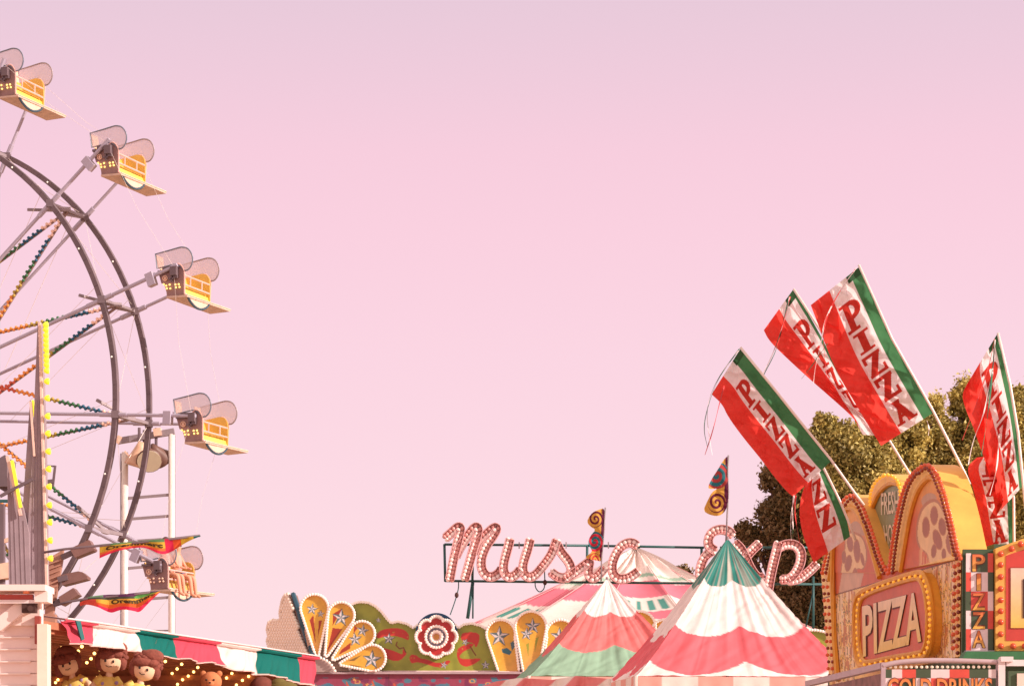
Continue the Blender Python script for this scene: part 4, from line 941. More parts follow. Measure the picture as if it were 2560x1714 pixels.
# ------------------------------------------------------------------ pizza flags
def glyph(ch, x, y):
    R = lambda a, b, c, d: (x >= a) & (x <= b) & (y >= c) & (y <= d)
    if ch == 'I': return R(.36, .66, 0, 1) | R(.16, .86, 0, .12) | R(.16, .86, .88, 1)
    if ch == 'Z':
        dg = (x-.14-(y-.16)*.40/.68 >= 0) & (x-.46-(y-.16)*.40/.68 <= 0) & (y >= .1) & (y <= .9)
        return R(.1, .92, .85, 1) | R(.08, .9, 0, .15) | dg | R(.1, .2, .64, .9) | R(.82, .92, .1, .36)
    if ch == 'P':
        rr = np.hypot((x-.5)/.46, (y-.7)/.31); ri = np.hypot((x-.5)/.2, (y-.7)/.16)
        return R(.2, .46, 0, 1) | R(.04, .62, 0, .11) | R(.04, .5, .89, 1) | ((rr < 1) & (ri > 1) & (x > .46))
    if ch == 'A':
        a = np.abs(x-.5); l1 = (x-(.12+.36*y) >= 0) & (x-(.26+.36*y) <= 0); l2 = (x-(.9-.4*y) <= 0) & (x-(.6-.34*y) >= 0)
        return ((l1 | l2) & (y <= 1)) | (R(.25, .7, .26, .38)) | R(0, .38, 0, .1) | R(.55, 1.0, 0, .1)
def pizza_flag(pe, fe, pole, Y, dY, gw, lets, label, vr=None, streamers=(), rip=1, seed=0, taper=False):
    t = thing('pizza_flag', P(*pole[-1], Y), label, 'flag', 'red, white and green PIZZA flags')
    nu, nv = 260, 110; A = resamp(smooth_pl(pe, 2), nu); B = resamp(smooth_pl(fe, 2), nu)
    v = np.linspace(0, 1, nv)[None, :]; u = np.linspace(0, 1, nu)[:, None]
    X = A[:, :1]*(1-v)+B[:, :1]*v; Yp = A[:, 1:]*(1-v)+B[:, 1:]*v
    rp = (.07*np.sin(u*9+v*2.5+seed)+.035*np.sin(u*23-v*5+seed*2)+.03*np.sin(v*9+u*4+seed)+.012*np.sin(u*60+v*25+seed))*np.minimum(1, v*4)*rip
    cr = 1-np.abs(2*vnoise(u*6+v*3, v*3-u*2, seed+11)-1); cr2 = 1-np.abs(2*vnoise(u*15-v*4, v*7+u*6, seed+5)-1)
    rp = rp*1.25+(.02*(vnoise(u*14, v*9, seed)-.5)+.10*cr**2+.03*cr2**2)*np.minimum(1, v*4)*rip
    D = Y+dY*v+rp
    Cl = np.zeros((nu, nv, 3)); vv = v+0*u; uu = u+0*v; g_, w_ = gw
    Cl[:] = C(250, 240, 242); Cl[vv < g_] = C(78, 138, 92); Cl[vv > w_] = C(244, 82, 72)
    Cl[(uu < .045) & (vv < .28)] = C(60, 95, 65)
    if taper: Cl[(vv > w_) & (vv < w_+(1-w_)*np.clip((uu-.6)/.34, 0, 1))] = C(250, 240, 242)
    a, b = vr or (g_+.035, w_-.01)
    for ch, u0, u1 in lets:
        x = (b-vv)/(b-a); y = (u1-uu)/(u1-u0); m = (x >= 0) & (x <= 1) & (y >= 0) & (y <= 1) & (glyph(ch, x, y) | glyph(ch, x-.02, y) | glyph(ch, x+.015, y))
        Cl[m & ((vv <= w_) | taper)] = C(200, 62, 52)
    sheet('cloth', Pa(X, Yp, D), Cl, CLOTH, t)
    MB().tube([P(*p, Y) for p in pole], .014, 8).build('pole', PALE, t, smooth=True)
    SM = {'r': mat('ribbon_red', (215, 60, 60), .6), 'w': mat('ribbon_white', (245, 228, 228), .6), 'g': mat('ribbon_green', (50, 115, 85), .6)}
    for c_, pts, wd in streamers:
        q = resamp(smooth_pl(pts, 3), 40); tw = np.sin(np.linspace(0, 7+wd, 40)+seed)*.4+.75
        V = []; 
        for i, p in enumerate(q):
            hw = wd*tw[i]*(1-.5*i/40); V += [P(p[0]-hw, p[1], Y-.12+.02*math.sin(i*.3)), P(p[0]+hw, p[1]+.5, Y-.10-.02*math.sin(i*.3))]
        MB().add(V, [(2*i, 2*i+1, 2*i+3, 2*i+2) for i in range(39)]).build('streamer', SM[c_], t)
m5 = lambda L: [(2000+x/2.6125, 640+y/2.6125) for x, y in L]
m6 = lambda L: [(1960+x/3.903, 1120+y/3.903) for x, y in L]
full = [('P', .13, .31), ('I', .33, .46), ('Z', .48, .62), ('Z', .635, .785), ('A', .81, .96)]
pizza_flag([(1852, 870), (1885, 910), (1930, 965), (1975, 1020), (2020, 1080), (2060, 1132), (2078, 1152)], m4([(140, 820), (205, 880), (235, 950), (330, 1080), (430, 1200), (520, 1320), (590, 1400), (625, 1428)]),
           [(1851, 868), (1930, 965), (2076, 1147), (2137, 1232), (2160, 1262)], 26.5, .25, (.26, .6), full, 'left PIZZA flag, lowest of the three leaning flags, above the smaller tent row',
           streamers=[('g', m4([(305, 550), (180, 720), (120, 880), (90, 1020), (115, 1130)]), 1.4), ('w', m4([(300, 560), (170, 730), (105, 900), (130, 1100), (145, 1180)]), 1.2), ('r', m4([(215, 770), (190, 860), (150, 1030), (100, 1180)]), 1.8),
                      ('r', m4([(640, 1420), (635, 1500), (640, 1560)]), 2), ('w', m4([(630, 1420), (620, 1500), (625, 1620)]), 2)], seed=1)
pizza_flag([(1984, 722), (2048, 830), (2083, 903), (2108, 950), (2150, 1010), (2190, 1060), (2218, 1090)], m4([(450, 440), (480, 500), (560, 580), (700, 710), (850, 840), (990, 965), (1015, 1020), (1038, 1060)]),
           [(1984, 722), (2060, 838), (2140, 965), (2226, 1105), (2272, 1180), (2285, 1200)], 27.0, .2, (.07, .48), [('P', .15, .32), ('I', .34, .47), ('Z', .49, .63), ('Z', .65, .78), ('A', .8, .95)], 'middle PIZZA flag, partly hidden behind the tallest one',
           streamers=[('r', m4([(606, 240), (575, 370), (540, 500), (520, 560)]), 1.8), ('g', m4([(600, 240), (530, 540), (500, 610), (440, 720), (390, 850)]), 1.3), ('w', m4([(604, 245), (560, 430), (480, 640), (400, 770)]), 1.5)], seed=2, taper=True)
pizza_flag(m5([(390, 68), (420, 140), (500, 310), (600, 540), (740, 790), (840, 960), (872, 1022)]), m5([(70, 320), (112, 430), (160, 560), (210, 690), (275, 820), (385, 1000), (460, 1130), (530, 1238)]),
           [(2147, 662), (2230, 846), (2333, 1027), (2411, 1180), (2425, 1210)], 26.0, .3, (.2, .62), full, 'tallest PIZZA flag, leaning left over the big pizza arch',
           streamers=[('w', m5([(370, 75), (260, 220), (160, 420), (140, 560), (100, 720), (88, 830)]), 2.0), ('r', m5([(365, 80), (250, 240), (155, 430), (155, 600), (165, 700), (178, 800)]), 2.0), ('g', m5([(180, 570), (130, 640), (60, 740), (10, 800)]), 1.3), ('w', m5([(830, 1075), (845, 1120), (838, 1170)]), 2)], seed=3.4, rip=1.25)
pizza_flag(m5([(1290, 505), (1325, 620), (1350, 760), (1385, 930), (1410, 1100), (1435, 1300), (1455, 1500)]), m5([(1085, 845), (1055, 910), (1085, 1010), (1130, 1110), (1170, 1230), (1215, 1350), (1250, 1500), (1280, 1690)]),
           [(2495, 832), (2525, 960), (2545, 1080), (2560, 1228), (2566, 1290), (2572, 1370)], 24.6, .5, (.12, .55), [('P', .1, .3), ('I', .32, .47), ('Z', .49, .63), ('Z', .65, .8), ('A', .82, .97)], 'right PIZZA flag, seen half edge-on near the right edge',
           streamers=[('r', m5([(1270, 540), (1240, 700), (1160, 940), (1060, 1200)]), 1.6), ('w', m5([(1275, 545), (1260, 760), (1200, 1040), (1130, 1200), (1100, 1360)]), 2.4), ('g', m5([(1270, 560), (1250, 850), (1220, 1080), (1185, 1300)]), 2.2),
                      ('w', m5([(1300, 1170), (1290, 1380), (1240, 1560)]), 2)], seed=4, rip=1.3)
pizza_flag([(2045, 1145), (2055, 1171), (2075, 1205), (2098, 1248), (2118, 1300), (2125, 1340)], m6([(280, 260), (190, 380), (150, 560), (155, 720), (200, 900), (290, 1115)]),
           [(2040, 1130), (2098, 1248), (2120, 1300), (2140, 1350)], 27.5, .1, (.17, .6), [('A', -.03, .12), ('Z', .2, .46), ('Z', .52, .78)], 'short PIZZA flag hanging behind the small pizza arch',
           streamers=[('r', m6([(100, 480), (110, 680), (155, 930)]), 1.6), ('w', m6([(95, 480), (60, 750), (75, 900)]), 1.6), ('g', m6([(130, 470), (90, 700), (85, 880)]), 1.4)], seed=5, rip=.6, vr=(.2, .62))
pizza_flag(m6([(2140, 60), (2180, 250), (2235, 480), (2235, 700), (2235, 940)]), m6([(1880, 90), (1775, 190), (1850, 400), (1900, 640), (1950, 850), (1985, 1005)]),
           m6([(2130, 40), (2240, 480), (2245, 960), (2250, 1100)]), 25.2, .15, (.16, .72), [('I', .02, .24), ('Z', .27, .45), ('Z', .5, .68), ('A', .7, .95)], 'PIZZA flag between the yellow arch side and the edge of the photo', seed=6, rip=.5, vr=(.2, .74))

# ------------------------------------------------------------------ pizza stand
SX0, SY0, SDX = 4.17, 24.0, -.089; SN = np.array([-1, -.089, 0]); SN /= np.linalg.norm(SN)
def sp3(px, py, off=0.0):
    px = np.asarray(px, float); k = (px-1280)/F; t = (SX0+SN[0]*off-k*(SY0+SN[1]*off))/(k-SDX); Y = SY0+SN[1]*off+t
    return np.stack([k*Y, Y, EYE+(HZ-np.asarray(py, float))/F*Y], -1)
ps = thing('pizza_stand', (SX0+.3, SY0+3, 0), 'pizza stand with tall bulb-studded yellow arches and a PIZZA sign, right side', 'food stand')
YSIDE = mat('arch_yellow', (240, 182, 88), .5, var=.16, scale=3); TRY_ = mat('trim_gold', (235, 165, 55), .4, var=.15)
RBULB = mat('red_glass_bulb', (215, 90, 55), .12, emit=.22, var=.5, scale=25); YBULB = mat('amber_lit_bulb', (245, 180, 60), .2, emit=.5)
PEACH = C(255, 208, 122); DRED = C(218, 106, 68)
sb = []
def arch(outer, inner, paint, off, nm, thick=.24, bulbm=RBULB, rows=2, bstep=9.5, brange=(0, 1)):
    o = smooth_pl(outer, 2); F0 = sp3(o[:, 0], o[:, 1], off)
    pr = MB().prism(F0, -SN*thick, m=0, ms=0).build(nm, YSIDE, ps)
    o2 = np.array(outer); X, Yp = pxgrid(o2[:, 0].min(), o2[:, 0].max(), o2[:, 1].min(), o2[:, 1].max(), 1.3)
    sheet('painted_face', sp3(X, Yp, off+.006), paint(X, Yp), PAINT, pr, inpoly(X, Yp, o), smooth=False)
    inn = smooth_pl(inner, 2); MB().tube(sp3(inn[:, 0], inn[:, 1], off+.02), .03, 6).build('inner_trim', TRY_, pr)
    bp = resamp(o, step=bstep); n = len(bp); bl = []
    c = np.array(inner).mean(0)
    for i, p in enumerate(bp):
        for rw in range(rows):
            d = c-p; q = p+np.array([np.sign(d[0])*min(abs(d[0]), 3+9.5*rw), 4*(rw+.3)*(1 if abs(d[0]) < 40 else 0)]); bl.append(sp3(q[0], q[1], off+.045))
    return pr, bl
def slice_paint(inner, shape, hat, pep):
    def f(X, Y):
        Cl = np.zeros(X.shape+(3,)); Cl[:] = PEACH*(.9+.2*vnoise(X*.2, Y*.2))[..., None]
        m = inpoly(X, Y, smooth_pl(inner, 2)); yl = np.clip((Y-min(p[1] for p in inner))/110, 0, 1)[..., None]; Cl[m] = (C(252, 185, 80)*(1-yl)+DRED*yl)[m]
        t2 = smooth_pl(hat, 2, True); Cl[m & inpoly(X, Y, t2)] = C(205, 160, 130)
        t1 = smooth_pl(shape, 2, True); big = t1.mean(0)+(t1-t1.mean(0))*1.1; Cl[m & inpoly(X, Y, big)] = C(195, 130, 95); Cl[m & inpoly(X, Y, t1)] = C(246, 204, 150)
        dr_ = (vnoise(X*.5, Y*.03, 4) > .55) & (Y > t1[:, 1].min()+60) & (Y < t1[:, 1].max()+16) & (X > t1[:, 0].min()+4) & (X < t1[:, 0].max()-2); Cl[m & dr_ & ~inpoly(X, Y, t1)] = C(236, 176, 120)
        for a, b, w_, h, ro in pep:
            dx, dy = X-a, Y-b; u_, v_ = dx*math.cos(ro)+dy*math.sin(ro), -dx*math.sin(ro)+dy*math.cos(ro); e_ = (u_/w_)**2+(v_/h)**2
            Cl[m & (e_ < 1.3)] = C(205, 140, 95); Cl[m & (e_ < 1)] = C(178, 112, 88)
        return Cl
    return f
def zp6(L): return [((1960+x/3.903), (1120+y/3.903), w_/3.903, h/3.903, ro) for x, y, w_, h, ro in L]
inS = m6([(440, 1288), (480, 1000), (520, 760), (570, 620), (640, 570), (710, 610), (770, 720), (830, 900), (900, 1150), (930, 1260)])
outS = [(2052, 1430)]+m6([(410, 1000), (430, 850), (470, 700), (530, 560), (590, 470), (660, 445), (725, 480), (780, 560), (830, 700), (900, 900), (960, 1100)])+[(2222, 1432)]
inB = m6([(1140, 1200), (1180, 950), (1240, 600), (1320, 370), (1430, 262), (1500, 320), (1570, 500), (1630, 800), (1665, 1040)])
outB = [(2219, 1430)]+m6([(1040, 950), (1090, 650), (1150, 400), (1220, 270), (1310, 180), (1400, 150), (1480, 200), (1540, 330), (1600, 520), (1660, 780), (1700, 980)])+[(2404, 1395)]
inH = m6([(1030, 1180), (960, 900), (870, 600), (860, 590), (930, 420), (1040, 330), (1120, 350)])
outH = [(2216, 1425)]+m6([(900, 900), (840, 640), (820, 480), (850, 360), (920, 280), (1010, 245), (1090, 275), (1150, 360)])+[(2262, 1425)]
def heart_paint(X, Y):
    Cl = np.zeros(X.shape+(3,)); Cl[:] = PEACH; Cl[inpoly(X, Y, inH+[(2262, 1230), (2262, 1420)])] = C(150, 158, 115); return Cl
ha, hb = arch(outH, inH, heart_paint, -.12, 'heart_sign', rows=1)
bulbs(ps, hb, .02, YBULB, cap=30)
for (tx, q) in (('FRESH', [(2202, 1232), (2246, 1225), (2246, 1282), (2203, 1287)]), ('HOT', [(2208, 1312), (2240, 1308), (2240, 1355), (2214, 1360)])):
    text_on('lettering', tx, q, lambda a, b: sp3(a, b, -.1), mat('faded_letter', (240, 222, 190), .6), ha, bold=.01)
sa, sbl = arch(outS, inS, slice_paint(inS, m6([(600, 870), (650, 820), (700, 840), (760, 870), (800, 980), (800, 1090), (770, 1180), (710, 1160), (670, 1260), (620, 1420), (560, 1300), (560, 1180), (580, 1080), (600, 980)]), m6([(640, 740), (700, 700), (770, 760), (790, 860), (740, 840), (660, 810)]), zp6([(645, 930, 28, 72, -.1), (712, 1000, 30, 105, -.05), (628, 1120, 30, 75, .15), (585, 1060, 20, 60, 0), (690, 1230, 22, 60, .1), (765, 1080, 16, 60, -.2), (600, 1320, 22, 60, .1)])), .0, 'arch_sign')
ba, bbl = arch(outB, inB, slice_paint(inB, m6([(1350, 600), (1420, 530), (1490, 520), (1540, 600), (1590, 700), (1640, 780), (1665, 960), (1660, 1060), (1600, 1100), (1540, 1060), (1500, 1180), (1430, 1150), (1400, 1010), (1340, 980), (1300, 880), (1310, 720)]), m6([(1330, 500), (1400, 430), (1470, 440), (1500, 500), (1420, 520), (1360, 580)]), zp6([(1385, 770, 34, 92, 0), (1465, 655, 34, 84, 0), (1545, 765, 34, 78, -.1), (1497, 890, 38, 92, -.25), (1618, 930, 34, 92, -.1), (1462, 1000, 24, 62, .1), (1560, 1030, 20, 50, 0)])), .03, 'arch_sign', thick=.27)
sb += sbl+bbl
# lower signboard
lo = [(2056, 1424), (2219, 1424), (2221, 1424), (2402, 1393), (2402, 1628), (2400, 1636), (2073, 1712)]
lo = [(2052, 1428), (2404, 1393), (2400, 1640), (2074, 1712)]
def low_paint(X, Y):
    Cl = np.zeros(X.shape+(3,)); Cl[:] = PEACH*(.85+.3*vnoise(X*.25, Y*.15))[..., None]
    s1 = ((X > 2088) & (X < 2138)) | ((X > 2330) & (X < 2388))
    n_ = vnoise(X*.55, Y*.035, 3)*.7+vnoise(X*.9, Y*.1, 8)*.3; Cl[s1 & (n_ > .62)] = C(205, 130, 82); Cl[s1 & (n_ < .42)] = C(255, 222, 182); Cl[s1 & (np.abs(n_-.5) < .03)] = C(140, 120, 70)
    yl = 1488-.289*(X-2080); Cl[np.abs(Y-yl) < 1.6] = C(120, 60, 40)
    top_ = (Y < yl-1.6) & (X > 2084) & (X < 2394); Cl[top_] = DRED
    sl1 = top_ & inpoly(X, Y, [(2095, 1490), (2105, 1430), (2140, 1415), (2160, 1430), (2150, 1470), (2120, 1480)]); Cl[sl1] = C(222, 175, 145)
    Cl[(X < 2088) & (X > 2080)] = C(200, 135, 50)
    return Cl
X, Yp = pxgrid(2050, 2406, 1392, 1712, 1.5)
lowb = MB().prism(sp3(*np.array(lo).T, -.01), -SN*.3).build('signboard', mat('stand_side', (215, 160, 90), .6), ps)
sheet('painted_face', sp3(X, Yp, -.002), low_paint(X, Yp), PAINT, lowb, inpoly(X, Yp, lo), smooth=False)
for x0_, y0_, y1_ in ((2056, 1432, 1690), (2066, 1432, 1695), (2396, 1410, 1632), (2386, 1415, 1635)):
    for i, y in enumerate(np.arange(y0_, y1_, 17)): sb.append(sp3(x0_+(y-1430)*(.06 if x0_ < 2200 else -.02)+(i % 2)*2, y, .03))
bulbs(ps, sb[0::2], .023, RBULB, cap=50); bulbs(ps, sb[1::2], .021, mat('shaded_red_bulb', (150, 62, 45), .12, emit=.03, var=.5, scale=25), cap=50)  # every second bulb darkened to paint in a shadowed hole
MB().tube(sp3(*np.array([(2084, 1300), (2081, 1400), (2082, 1488), (2086, 1600), (2095, 1700)]).T, .03), .032, 6).build('inner_trim', TRY_, lowb)
# PIZZA rounded sign
z7 = lambda L: [(2040+x/4.504, 1400+y/4.504) for x, y in L]
fr = smooth_pl(z7([(500, 350), (820, 230), (1150, 130), (1215, 150), (1275, 300), (1310, 600), (1300, 900), (1260, 1060), (1180, 1090), (800, 1150), (540, 1210), (480, 1180), (440, 1000), (430, 700), (440, 450)]), 2, True)
pz = MB().prism(sp3(fr[:, 0], fr[:, 1], .10), -SN*.1).build('pizza_sign', TRY_, ps)
c = fr.mean(0); f2 = c+(fr-c)*.88; X, Yp = pxgrid(f2[:, 0].min(), f2[:, 0].max(), f2[:, 1].min(), f2[:, 1].max(), 1.5)
sheet('painted_face', sp3(X, Yp, .106), np.ones(X.shape+(3,))*C(218, 98, 66), PAINT, pz, inpoly(X, Yp, f2), smooth=False)
MB().tube(sp3(f2[:, 0], f2[:, 1], .115), .024, 6, closed=True).tube(sp3(fr[:, 0], fr[:, 1], .1), .03, 6, closed=True).build('sign_border', TRY_, pz)
text_on('lettering', 'PIZZA', [(2157, 1513), (2303, 1475), (2305, 1604), (2159, 1642)], lambda a, b: sp3(a, b, .112), mat('letter_shadow', (110, 50, 40), .6), pz, bold=.04)
text_on('lettering', 'PIZZA', [(2155, 1514), (2302, 1476), (2303, 1602), (2157, 1641)], lambda a, b: sp3(a, b, .118), PAINT, pz, bold=.025, grad=(C(252, 215, 180), C(250, 208, 110)))
f3 = c+(fr-c)*.94; bulbs(pz, [sp3(x, y, .13) for x, y in resamp(f3, step=14, closed=True)], .017, YBULB, cap=60)
# stand body, roof, end wall
body = MB(); GREENB = mat('stand_green', (75, 95, 65), .6, var=.15)
def stq(t, q, z): p = np.array([SX0+SDX*t, SY0+t])-SN[:2]*q; return np.array([p[0], p[1], z])
zr = P(0, 1628, 24)[2]
body.prism([stq(.02, .05, zr), stq(6.2, .05, zr), stq(6.2, 2.4, zr), stq(.02, 2.4, zr)], (0, 0, -(zr-.5))); body.build('trailer_body', GREENB, ps)
MB().prism([stq(.05, .3, zr), stq(6.1, .3, zr), stq(6.1, 1.0, zr), stq(.05, 1.0, zr)], (0, 0, 1.0)).build('roof_box', GREENB, ps)
for t_ in (1, 5):
    MB().tube([stq(t_, 0, .35), stq(t_, .25, .35)], .35, 20).build('wheel', DARK, ps)
EY = 23.95; ep = lambda px, py, d=0: Pa(px, py, EY-d)
MB().prism(ep(*np.array([(2408, 1372), (2700, 1372), (2700, 1700), (2404, 1700)]).T), (0, .05, 0)).build('end_wall', GREENB, ps)
# checker board with vertical PIZZA
X, Yp = pxgrid(2415, 2483, 1382, 1624, 1.2); Cl = np.zeros(X.shape+(3,)); rows = [(1382, 'wgr'), (1429, 'rwg'), (1478, 'grw'), (1525, 'wgr'), (1571.5, 'rwg')]
cm = {'w': C(245, 222, 222), 'g': C(75, 90, 65), 'r': C(228, 85, 70)}
for y0_, s_ in rows:
    for j, (a, b) in enumerate(((2415, 2427.5), (2427.5, 2469), (2469, 2484))): Cl[(X >= a) & (X < b) & (Yp >= y0_)] = cm[s_[j]]
cb = MB().prism(ep(*np.array([(2415, 1381), (2483, 1381), (2483, 1625), (2415, 1625)]).T, .08), (0, .07, 0)).build('checker_board', GREENB, ps)
sheet('painted_face', ep(X, Yp, .086), Cl, PAINT, cb, smooth=False)
for ch, y0_ in zip('PIZZA', (1384, 1432, 1481, 1528, 1575)):
    wd = 5 if ch == 'I' else 16
    text_on('lettering', ch, [(2447-wd-1.5, y0_), (2447+wd+1.5, y0_), (2447+wd+1.5, y0_+44), (2447-wd-1.5, y0_+44)], lambda a, b: ep(a, b, .09), mat('letter_edge', (130, 60, 40), .6), cb, bold=.05)
    text_on('lettering', ch, [(2447-wd, y0_+1), (2447+wd, y0_+1), (2447+wd, y0_+43), (2447-wd, y0_+43)], lambda a, b: ep(a, b, .095), PAINT, cb, bold=.01, grad=(C(225, 115, 70), C(240, 185, 85)))
MB().box(ep(2448, 1627, .1), (.26, .1, .015)).build('board_ledge', STEEL, cb)
# framed sign at the right edge
sf = MB().prism(ep(*np.array([(2489, 1370), (2560, 1345), (2680, 1345), (2740, 1370), (2740, 1626), (2489, 1626)]).T, .14), (0, .12, 0)).build('framed_sign', YSIDE, ps)
MB().prism(ep(*np.array([(2515, 1388), (2562, 1372), (2678, 1372), (2716, 1388), (2716, 1600), (2515, 1600)]).T, .146), (0, .01, 0)).build('red_field', mat('sign_red', (205, 70, 60), .5, var=.1), sf)
X, Yp = pxgrid(2527, 2705, 1419, 1568, 2); Cl = C(232, 205, 185)*(1-((Yp-1419)/150)[..., None])+C(238, 195, 90)*((Yp-1419)/150)[..., None]
sheet('cream_field', ep(X, Yp, .152), Cl, PAINT, sf, smooth=False)
MB().tube(ep(*np.array([(2526, 1418), (2706, 1418), (2706, 1569), (2526, 1569)]).T, .152), .003, 5, closed=True).build('field_border', mat('border_brown', (150, 70, 50), .6), sf)
text_on('lettering', 'FOOD', [(2557, 1445), (2695, 1445), (2695, 1545), (2557, 1545)], lambda a, b: ep(a, b, .158), DARK, sf, bold=.03)
rb_ = [(2502, y) for y in (1384, 1411, 1441, 1471, 1499, 1526.5, 1554, 1584, 1614)]+[(2529, 1371), (2552, 1359), (2580, 1357), (2610, 1357), (2533, 1614), (2562, 1614), (2592, 1614)]
bulbs(sf, [ep(x, y, .17) for x, y in rb_], .029, mat('orange_red_dome', (215, 85, 55), .2, emit=.1))
MB().prism(ep(*np.array([(2416, 1627), (2740, 1627), (2740, 1650), (2404, 1650)]).T, .3), (0, .25, 0)).build('green_awning', mat('awning_green', (60, 120, 75), .6, var=.25), ps)

# ------------------------------------------------------------------ cold drinks stand
DY = 21.
dk = thing('drinks_stand', (*P(2380, 1700, DY)[:2], 0), 'metal-framed COLD DRINKS stand with a checkered panel, bottom right corner', 'drinks stand')
MET = mat('pink_grey_metal', (200, 175, 180), .4, .3, var=.12)
dp = lambda x, y, d=0: P(x, y, DY-d)
MB().tube([dp(*q) for q in smooth_pl([(2206, 1664), (2240, 1655), (2300, 1650), (2380, 1650), (2492, 1654)], 2)], .022, 8).build('top_rail', MET, dk, smooth=True)
MB().bar(P(2020, 1708, DY+3), dp(2208, 1663), .06, .05).build('side_rail', MET, dk)
MB().bar(dp(2208, 1655), (dp(2208, 1655)[0], DY, 0), .035).build('post', MET, dk)
MB().bar(dp(2503, 1646), (dp(2503, 1646)[0], DY, 0), .055).build('post', WHITE, dk)
MB().bar(dp(2515, 1656), dp(2700, 1656), .05, .05).build('top_rail', WHITE, dk)
MB().box(dp(2515, 1647), (.1, .1, .04)).build('corner_cap', WHITE, dk)
MB().bar(dp(2495, 1660, -.05), (dp(2495, 1660)[0], DY+.05, 0), .03).build('post', MET, dk)
X, Yp = pxgrid(2214, 2490, 1672, 1800, 1.5); Cl = np.zeros(X.shape+(3,)); Cl[:] = C(235, 200, 190)
cx_ = [2214, 2230, 2256, 2290, 2328, 2374, 2424, 2472, 2495]; cc_ = ['g', 'w', 'r', 'g', 'w', 'r', 'g', 'w']
for r_i, (ya, yb) in enumerate(((1672, 1694), (1694, 1716), (1716, 1740), (1740, 1800))):
    for j in range(8): Cl[(X >= cx_[j]) & (X < cx_[j+1]) & (Yp >= ya) & (Yp < yb)] = cm[cc_[(j+r_i) % 8]]
Cl = Cl*.9
cp = MB().prism([dp(2214, 1672), dp(2490, 1672), (dp(2490, 0)[0], DY, 1.0), (dp(2214, 0)[0], DY, 1.0)], (0, .05, 0)).build('checker_panel', GREENB, dk)
sheet('painted_face', Pa(X, Yp, DY-.006), Cl, PAINT, cp, smooth=False)
text_on('lettering', 'COLD DRINKS', [(2218, 1692), (2482, 1692), (2482, 1742), (2218, 1742)], lambda a, b: Pa(a, b, DY-.012), mat('drinks_shadow', (110, 60, 45), .6), cp, bold=.05)
text_on('lettering', 'COLD DRINKS', [(2220, 1694), (2480, 1694), (2480, 1741), (2220, 1741)], lambda a, b: Pa(a, b, DY-.018), PAINT, cp, bold=.02, grad=(C(225, 120, 70), C(240, 190, 90)))
bulbs(dk, [dp(x, 1666, -.02) for x in range(2226, 2485, 13)], .013, mat('lamp_cream', (255, 225, 200), .3, emit=.3), name='lamp')
MB().prism([P(2026, 1722, DY+2.9), dp(2204, 1682), (dp(2204, 0)[0], DY, 1), (P(2026, 0, DY+2.9)[0], DY+2.9, 1)], (.03, 0, 0)).build('side_panel', mat('side_mottle', (150, 105, 100), .6, var=.6, scale=9), dk)
MB().prism([dp(2522, 1676), dp(2700, 1676), (dp(2700, 0)[0], DY, 1), (dp(2522, 0)[0], DY, 1)], (0, .05, 0)).build('menu_board', GREENB, dk)
MB().prism([dp(2543, 1682, .02), dp(2690, 1682, .02), dp(2690, 1790, .02), dp(2543, 1790, .02)], (0, .015, 0)).build('menu_panel', mat('menu_cream', (240, 215, 200), .5), dk)
MB().prism([dp(2200, 1790), dp(2700, 1790), (dp(2700, 0)[0], DY, 0), (dp(2200, 0)[0], DY, 0)], (0, 1.2, 0)).build('counter', MET, dk)

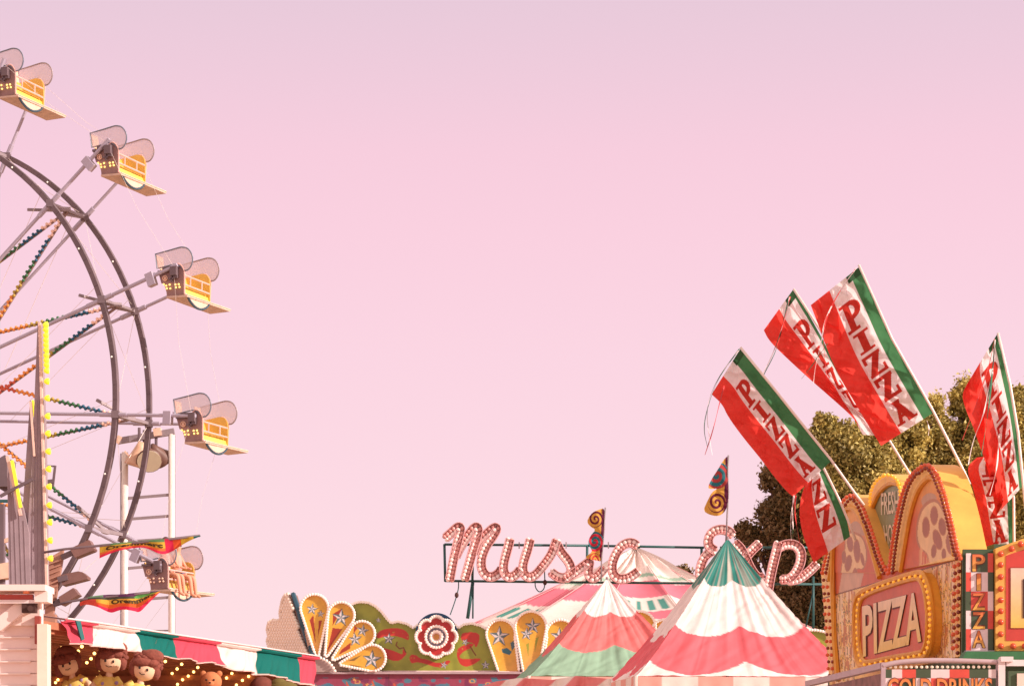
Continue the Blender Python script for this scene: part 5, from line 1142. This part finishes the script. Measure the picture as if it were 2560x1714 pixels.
# ------------------------------------------------------------------ trees
LEAF = bpy.data.materials.new('leaf'); LEAF.use_nodes = True
n = LEAF.node_tree; b = n.nodes['Principled BSDF']; b.inputs['Roughness'].default_value = .55
at = n.nodes.new('ShaderNodeAttribute'); at.attribute_name = 'Col'; n.links.new(at.outputs['Color'], b.inputs['Base Color'])
tr_ = n.nodes.new('ShaderNodeBsdfTranslucent'); n.links.new(at.outputs['Color'], tr_.inputs[0]); ms = n.nodes.new('ShaderNodeMixShader'); ms.inputs[0].default_value = .2
n.links.new(b.outputs[0], ms.inputs[1]); n.links.new(tr_.outputs[0], ms.inputs[2]); n.links.new(ms.outputs[0], n.nodes['Material Output'].inputs[0])
BARK = mat('bark', (95, 65, 55), .9, var=.3, scale=6)
def tree(lobes, Y, trunk, label, nleaf, size, cols, seed, dens=1.):
    """lobes: (px, py, r_px, dy_depth)"""
    rng = np.random.RandomState(seed); base = P(trunk, 1900, Y); base[2] = 0
    t = thing('tree', base, label, 'tree', 'trees behind the pizza stand')
    L = [(P(x, y, Y+d), r/F*Y) for x, y, r, d in lobes]
    wts = np.array([r**2 for _, r in L]); wts /= wts.sum()
    # clumps on and in each lobe
    cl = []
    for (c, r), w_ in zip(L, wts):
        k = max(10, int(420*w_*dens))
        d = rng.normal(size=(k, 3)); d /= np.linalg.norm(d, axis=1)[:, None]; rad = r*rng.uniform(.4, 1.0, k)**.5*rng.choice([1, 1, 1, 1.12], k)
        for q in range(k): cl.append((c+d[q]*rad[q]*np.array([1, .8, 1]), rng.uniform(.10, .30)*min(1, r*.7)+.06, rng.uniform(*((.85, 1.1) if cols is LD else (.65, 1.3)))))
    per = nleaf//len(cl); N = per*len(cl)
    cen = np.repeat([c for c, _, _ in cl], per, 0); rr = np.repeat([r for _, r, _ in cl], per); br = np.repeat([b_ for _, _, b_ in cl], per)
    d = rng.normal(size=(N, 3)); d /= np.linalg.norm(d, axis=1)[:, None]; an = np.repeat(rng.uniform(.55, 1.6, (len(cl), 3)), per, 0); p = cen+d*an*(rr*rng.uniform(.05, 1, N)**.5*rng.choice([1, 1, 1.25, 1.9], N))[:, None]
    nn = d*.35+rng.normal(size=(N, 3))*.8+np.array([0, 0, .3]); nn /= np.linalg.norm(nn, axis=1)[:, None]
    a = np.cross(nn, rng.normal(size=(N, 3))); a /= np.linalg.norm(a, axis=1)[:, None]; bb = np.cross(nn, a)
    s = size*rng.uniform(.6, 1.3, N)[:, None]
    V = np.stack([p-a*s, p-bb*s*.5+nn*s*.12, p+a*s, p+bb*s*.5+nn*s*.12], 1).reshape(-1, 3)-base
    me = bpy.data.meshes.new('crown'); me.vertices.add(4*N); me.vertices.foreach_set('co', V.astype(np.float32).ravel())
    me.loops.add(4*N); me.loops.foreach_set('vertex_index', np.arange(4*N, dtype=np.int32)); me.polygons.add(N)
    me.polygons.foreach_set('loop_start', (np.arange(N)*4).astype(np.int32)); me.polygons.foreach_set('loop_total', np.full(N, 4, np.int32))
    me.update(calc_edges=True); ca = me.color_attributes.new('Col', 'FLOAT_COLOR', 'POINT')
    mixv = rng.uniform(0, 1, N)[:, None]; cc = (cols[0]*(1-mixv)+cols[1]*mixv)*br[:, None]
    c4 = np.ones((4*N, 4), np.float32); c4[:, :3] = np.repeat(cc, 4, 0); ca.data.foreach_set('color', c4.ravel()); me.materials.append(LEAF)
    link(bpy.data.objects.new('crown', me), t)
    top = L[0][0]; mb = MB().tube([base, base+(0, 0, 2), (base+top)/2+(0.1, 0, .5), top], [.28, .22, .16, .05], 10); mb.build('trunk', BARK, t, smooth=True)
    mb = MB()
    for c, r in L[1:]: st0 = base*.45+top*.55; st0 = base+(top-base)*.5; mb.tube([st0, (st0+c)/2+(0, 0, .2), c], [.12, .08, .03], 6)
    mb.build('limb', BARK, t, smooth=True)
LD = (C(118, 94, 58), C(140, 112, 70))  # darker leaf tones, shade of the left tree put into the colour
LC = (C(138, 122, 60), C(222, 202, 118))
tree([(2150, 1200, 130, 0), (2080, 1100, 55, 0), (2060, 1060, 26, 0), (2160, 1110, 60, .5), (2200, 1160, 90, 0), (2270, 1100, 70, .5), (2330, 1050, 50, .3), (2320, 1150, 100, 1), (2080, 1220, 70, 0), (2230, 1300, 130, 1), (2110, 1320, 90, .5), (2060, 1180, 45, 0)],
     50, 2200, 'broad olive-green tree directly behind the pizza arches', 210000, .044, LC, 1)
tree([(2480, 1130, 120, 0), (2440, 1020, 50, 0), (2400, 1000, 26, 0), (2420, 990, 30, .2), (2520, 1040, 55, 0), (2550, 1000, 32, 0), (2600, 1060, 80, 0), (2430, 1120, 70, 0), (2400, 1200, 90, 0), (2560, 1250, 110, 0), (2470, 1280, 100, 0)],
     51, 2500, 'olive-green tree at the right edge behind the half edge-on flag', 170000, .044, LC, 2)
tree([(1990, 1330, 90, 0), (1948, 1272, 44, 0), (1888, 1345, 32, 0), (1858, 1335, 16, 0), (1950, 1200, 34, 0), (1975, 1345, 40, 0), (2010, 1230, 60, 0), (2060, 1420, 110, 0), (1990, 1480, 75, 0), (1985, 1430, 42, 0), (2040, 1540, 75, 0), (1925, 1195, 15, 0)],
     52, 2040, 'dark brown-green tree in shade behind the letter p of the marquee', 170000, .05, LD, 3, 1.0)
tree([(1705, 1430, 12, 0), (1716, 1433, 7, 0)], 60, 1706, 'distant tiny treetop showing above the canopy slope, left of the large tent', 700, .06, LD, 4, .2)
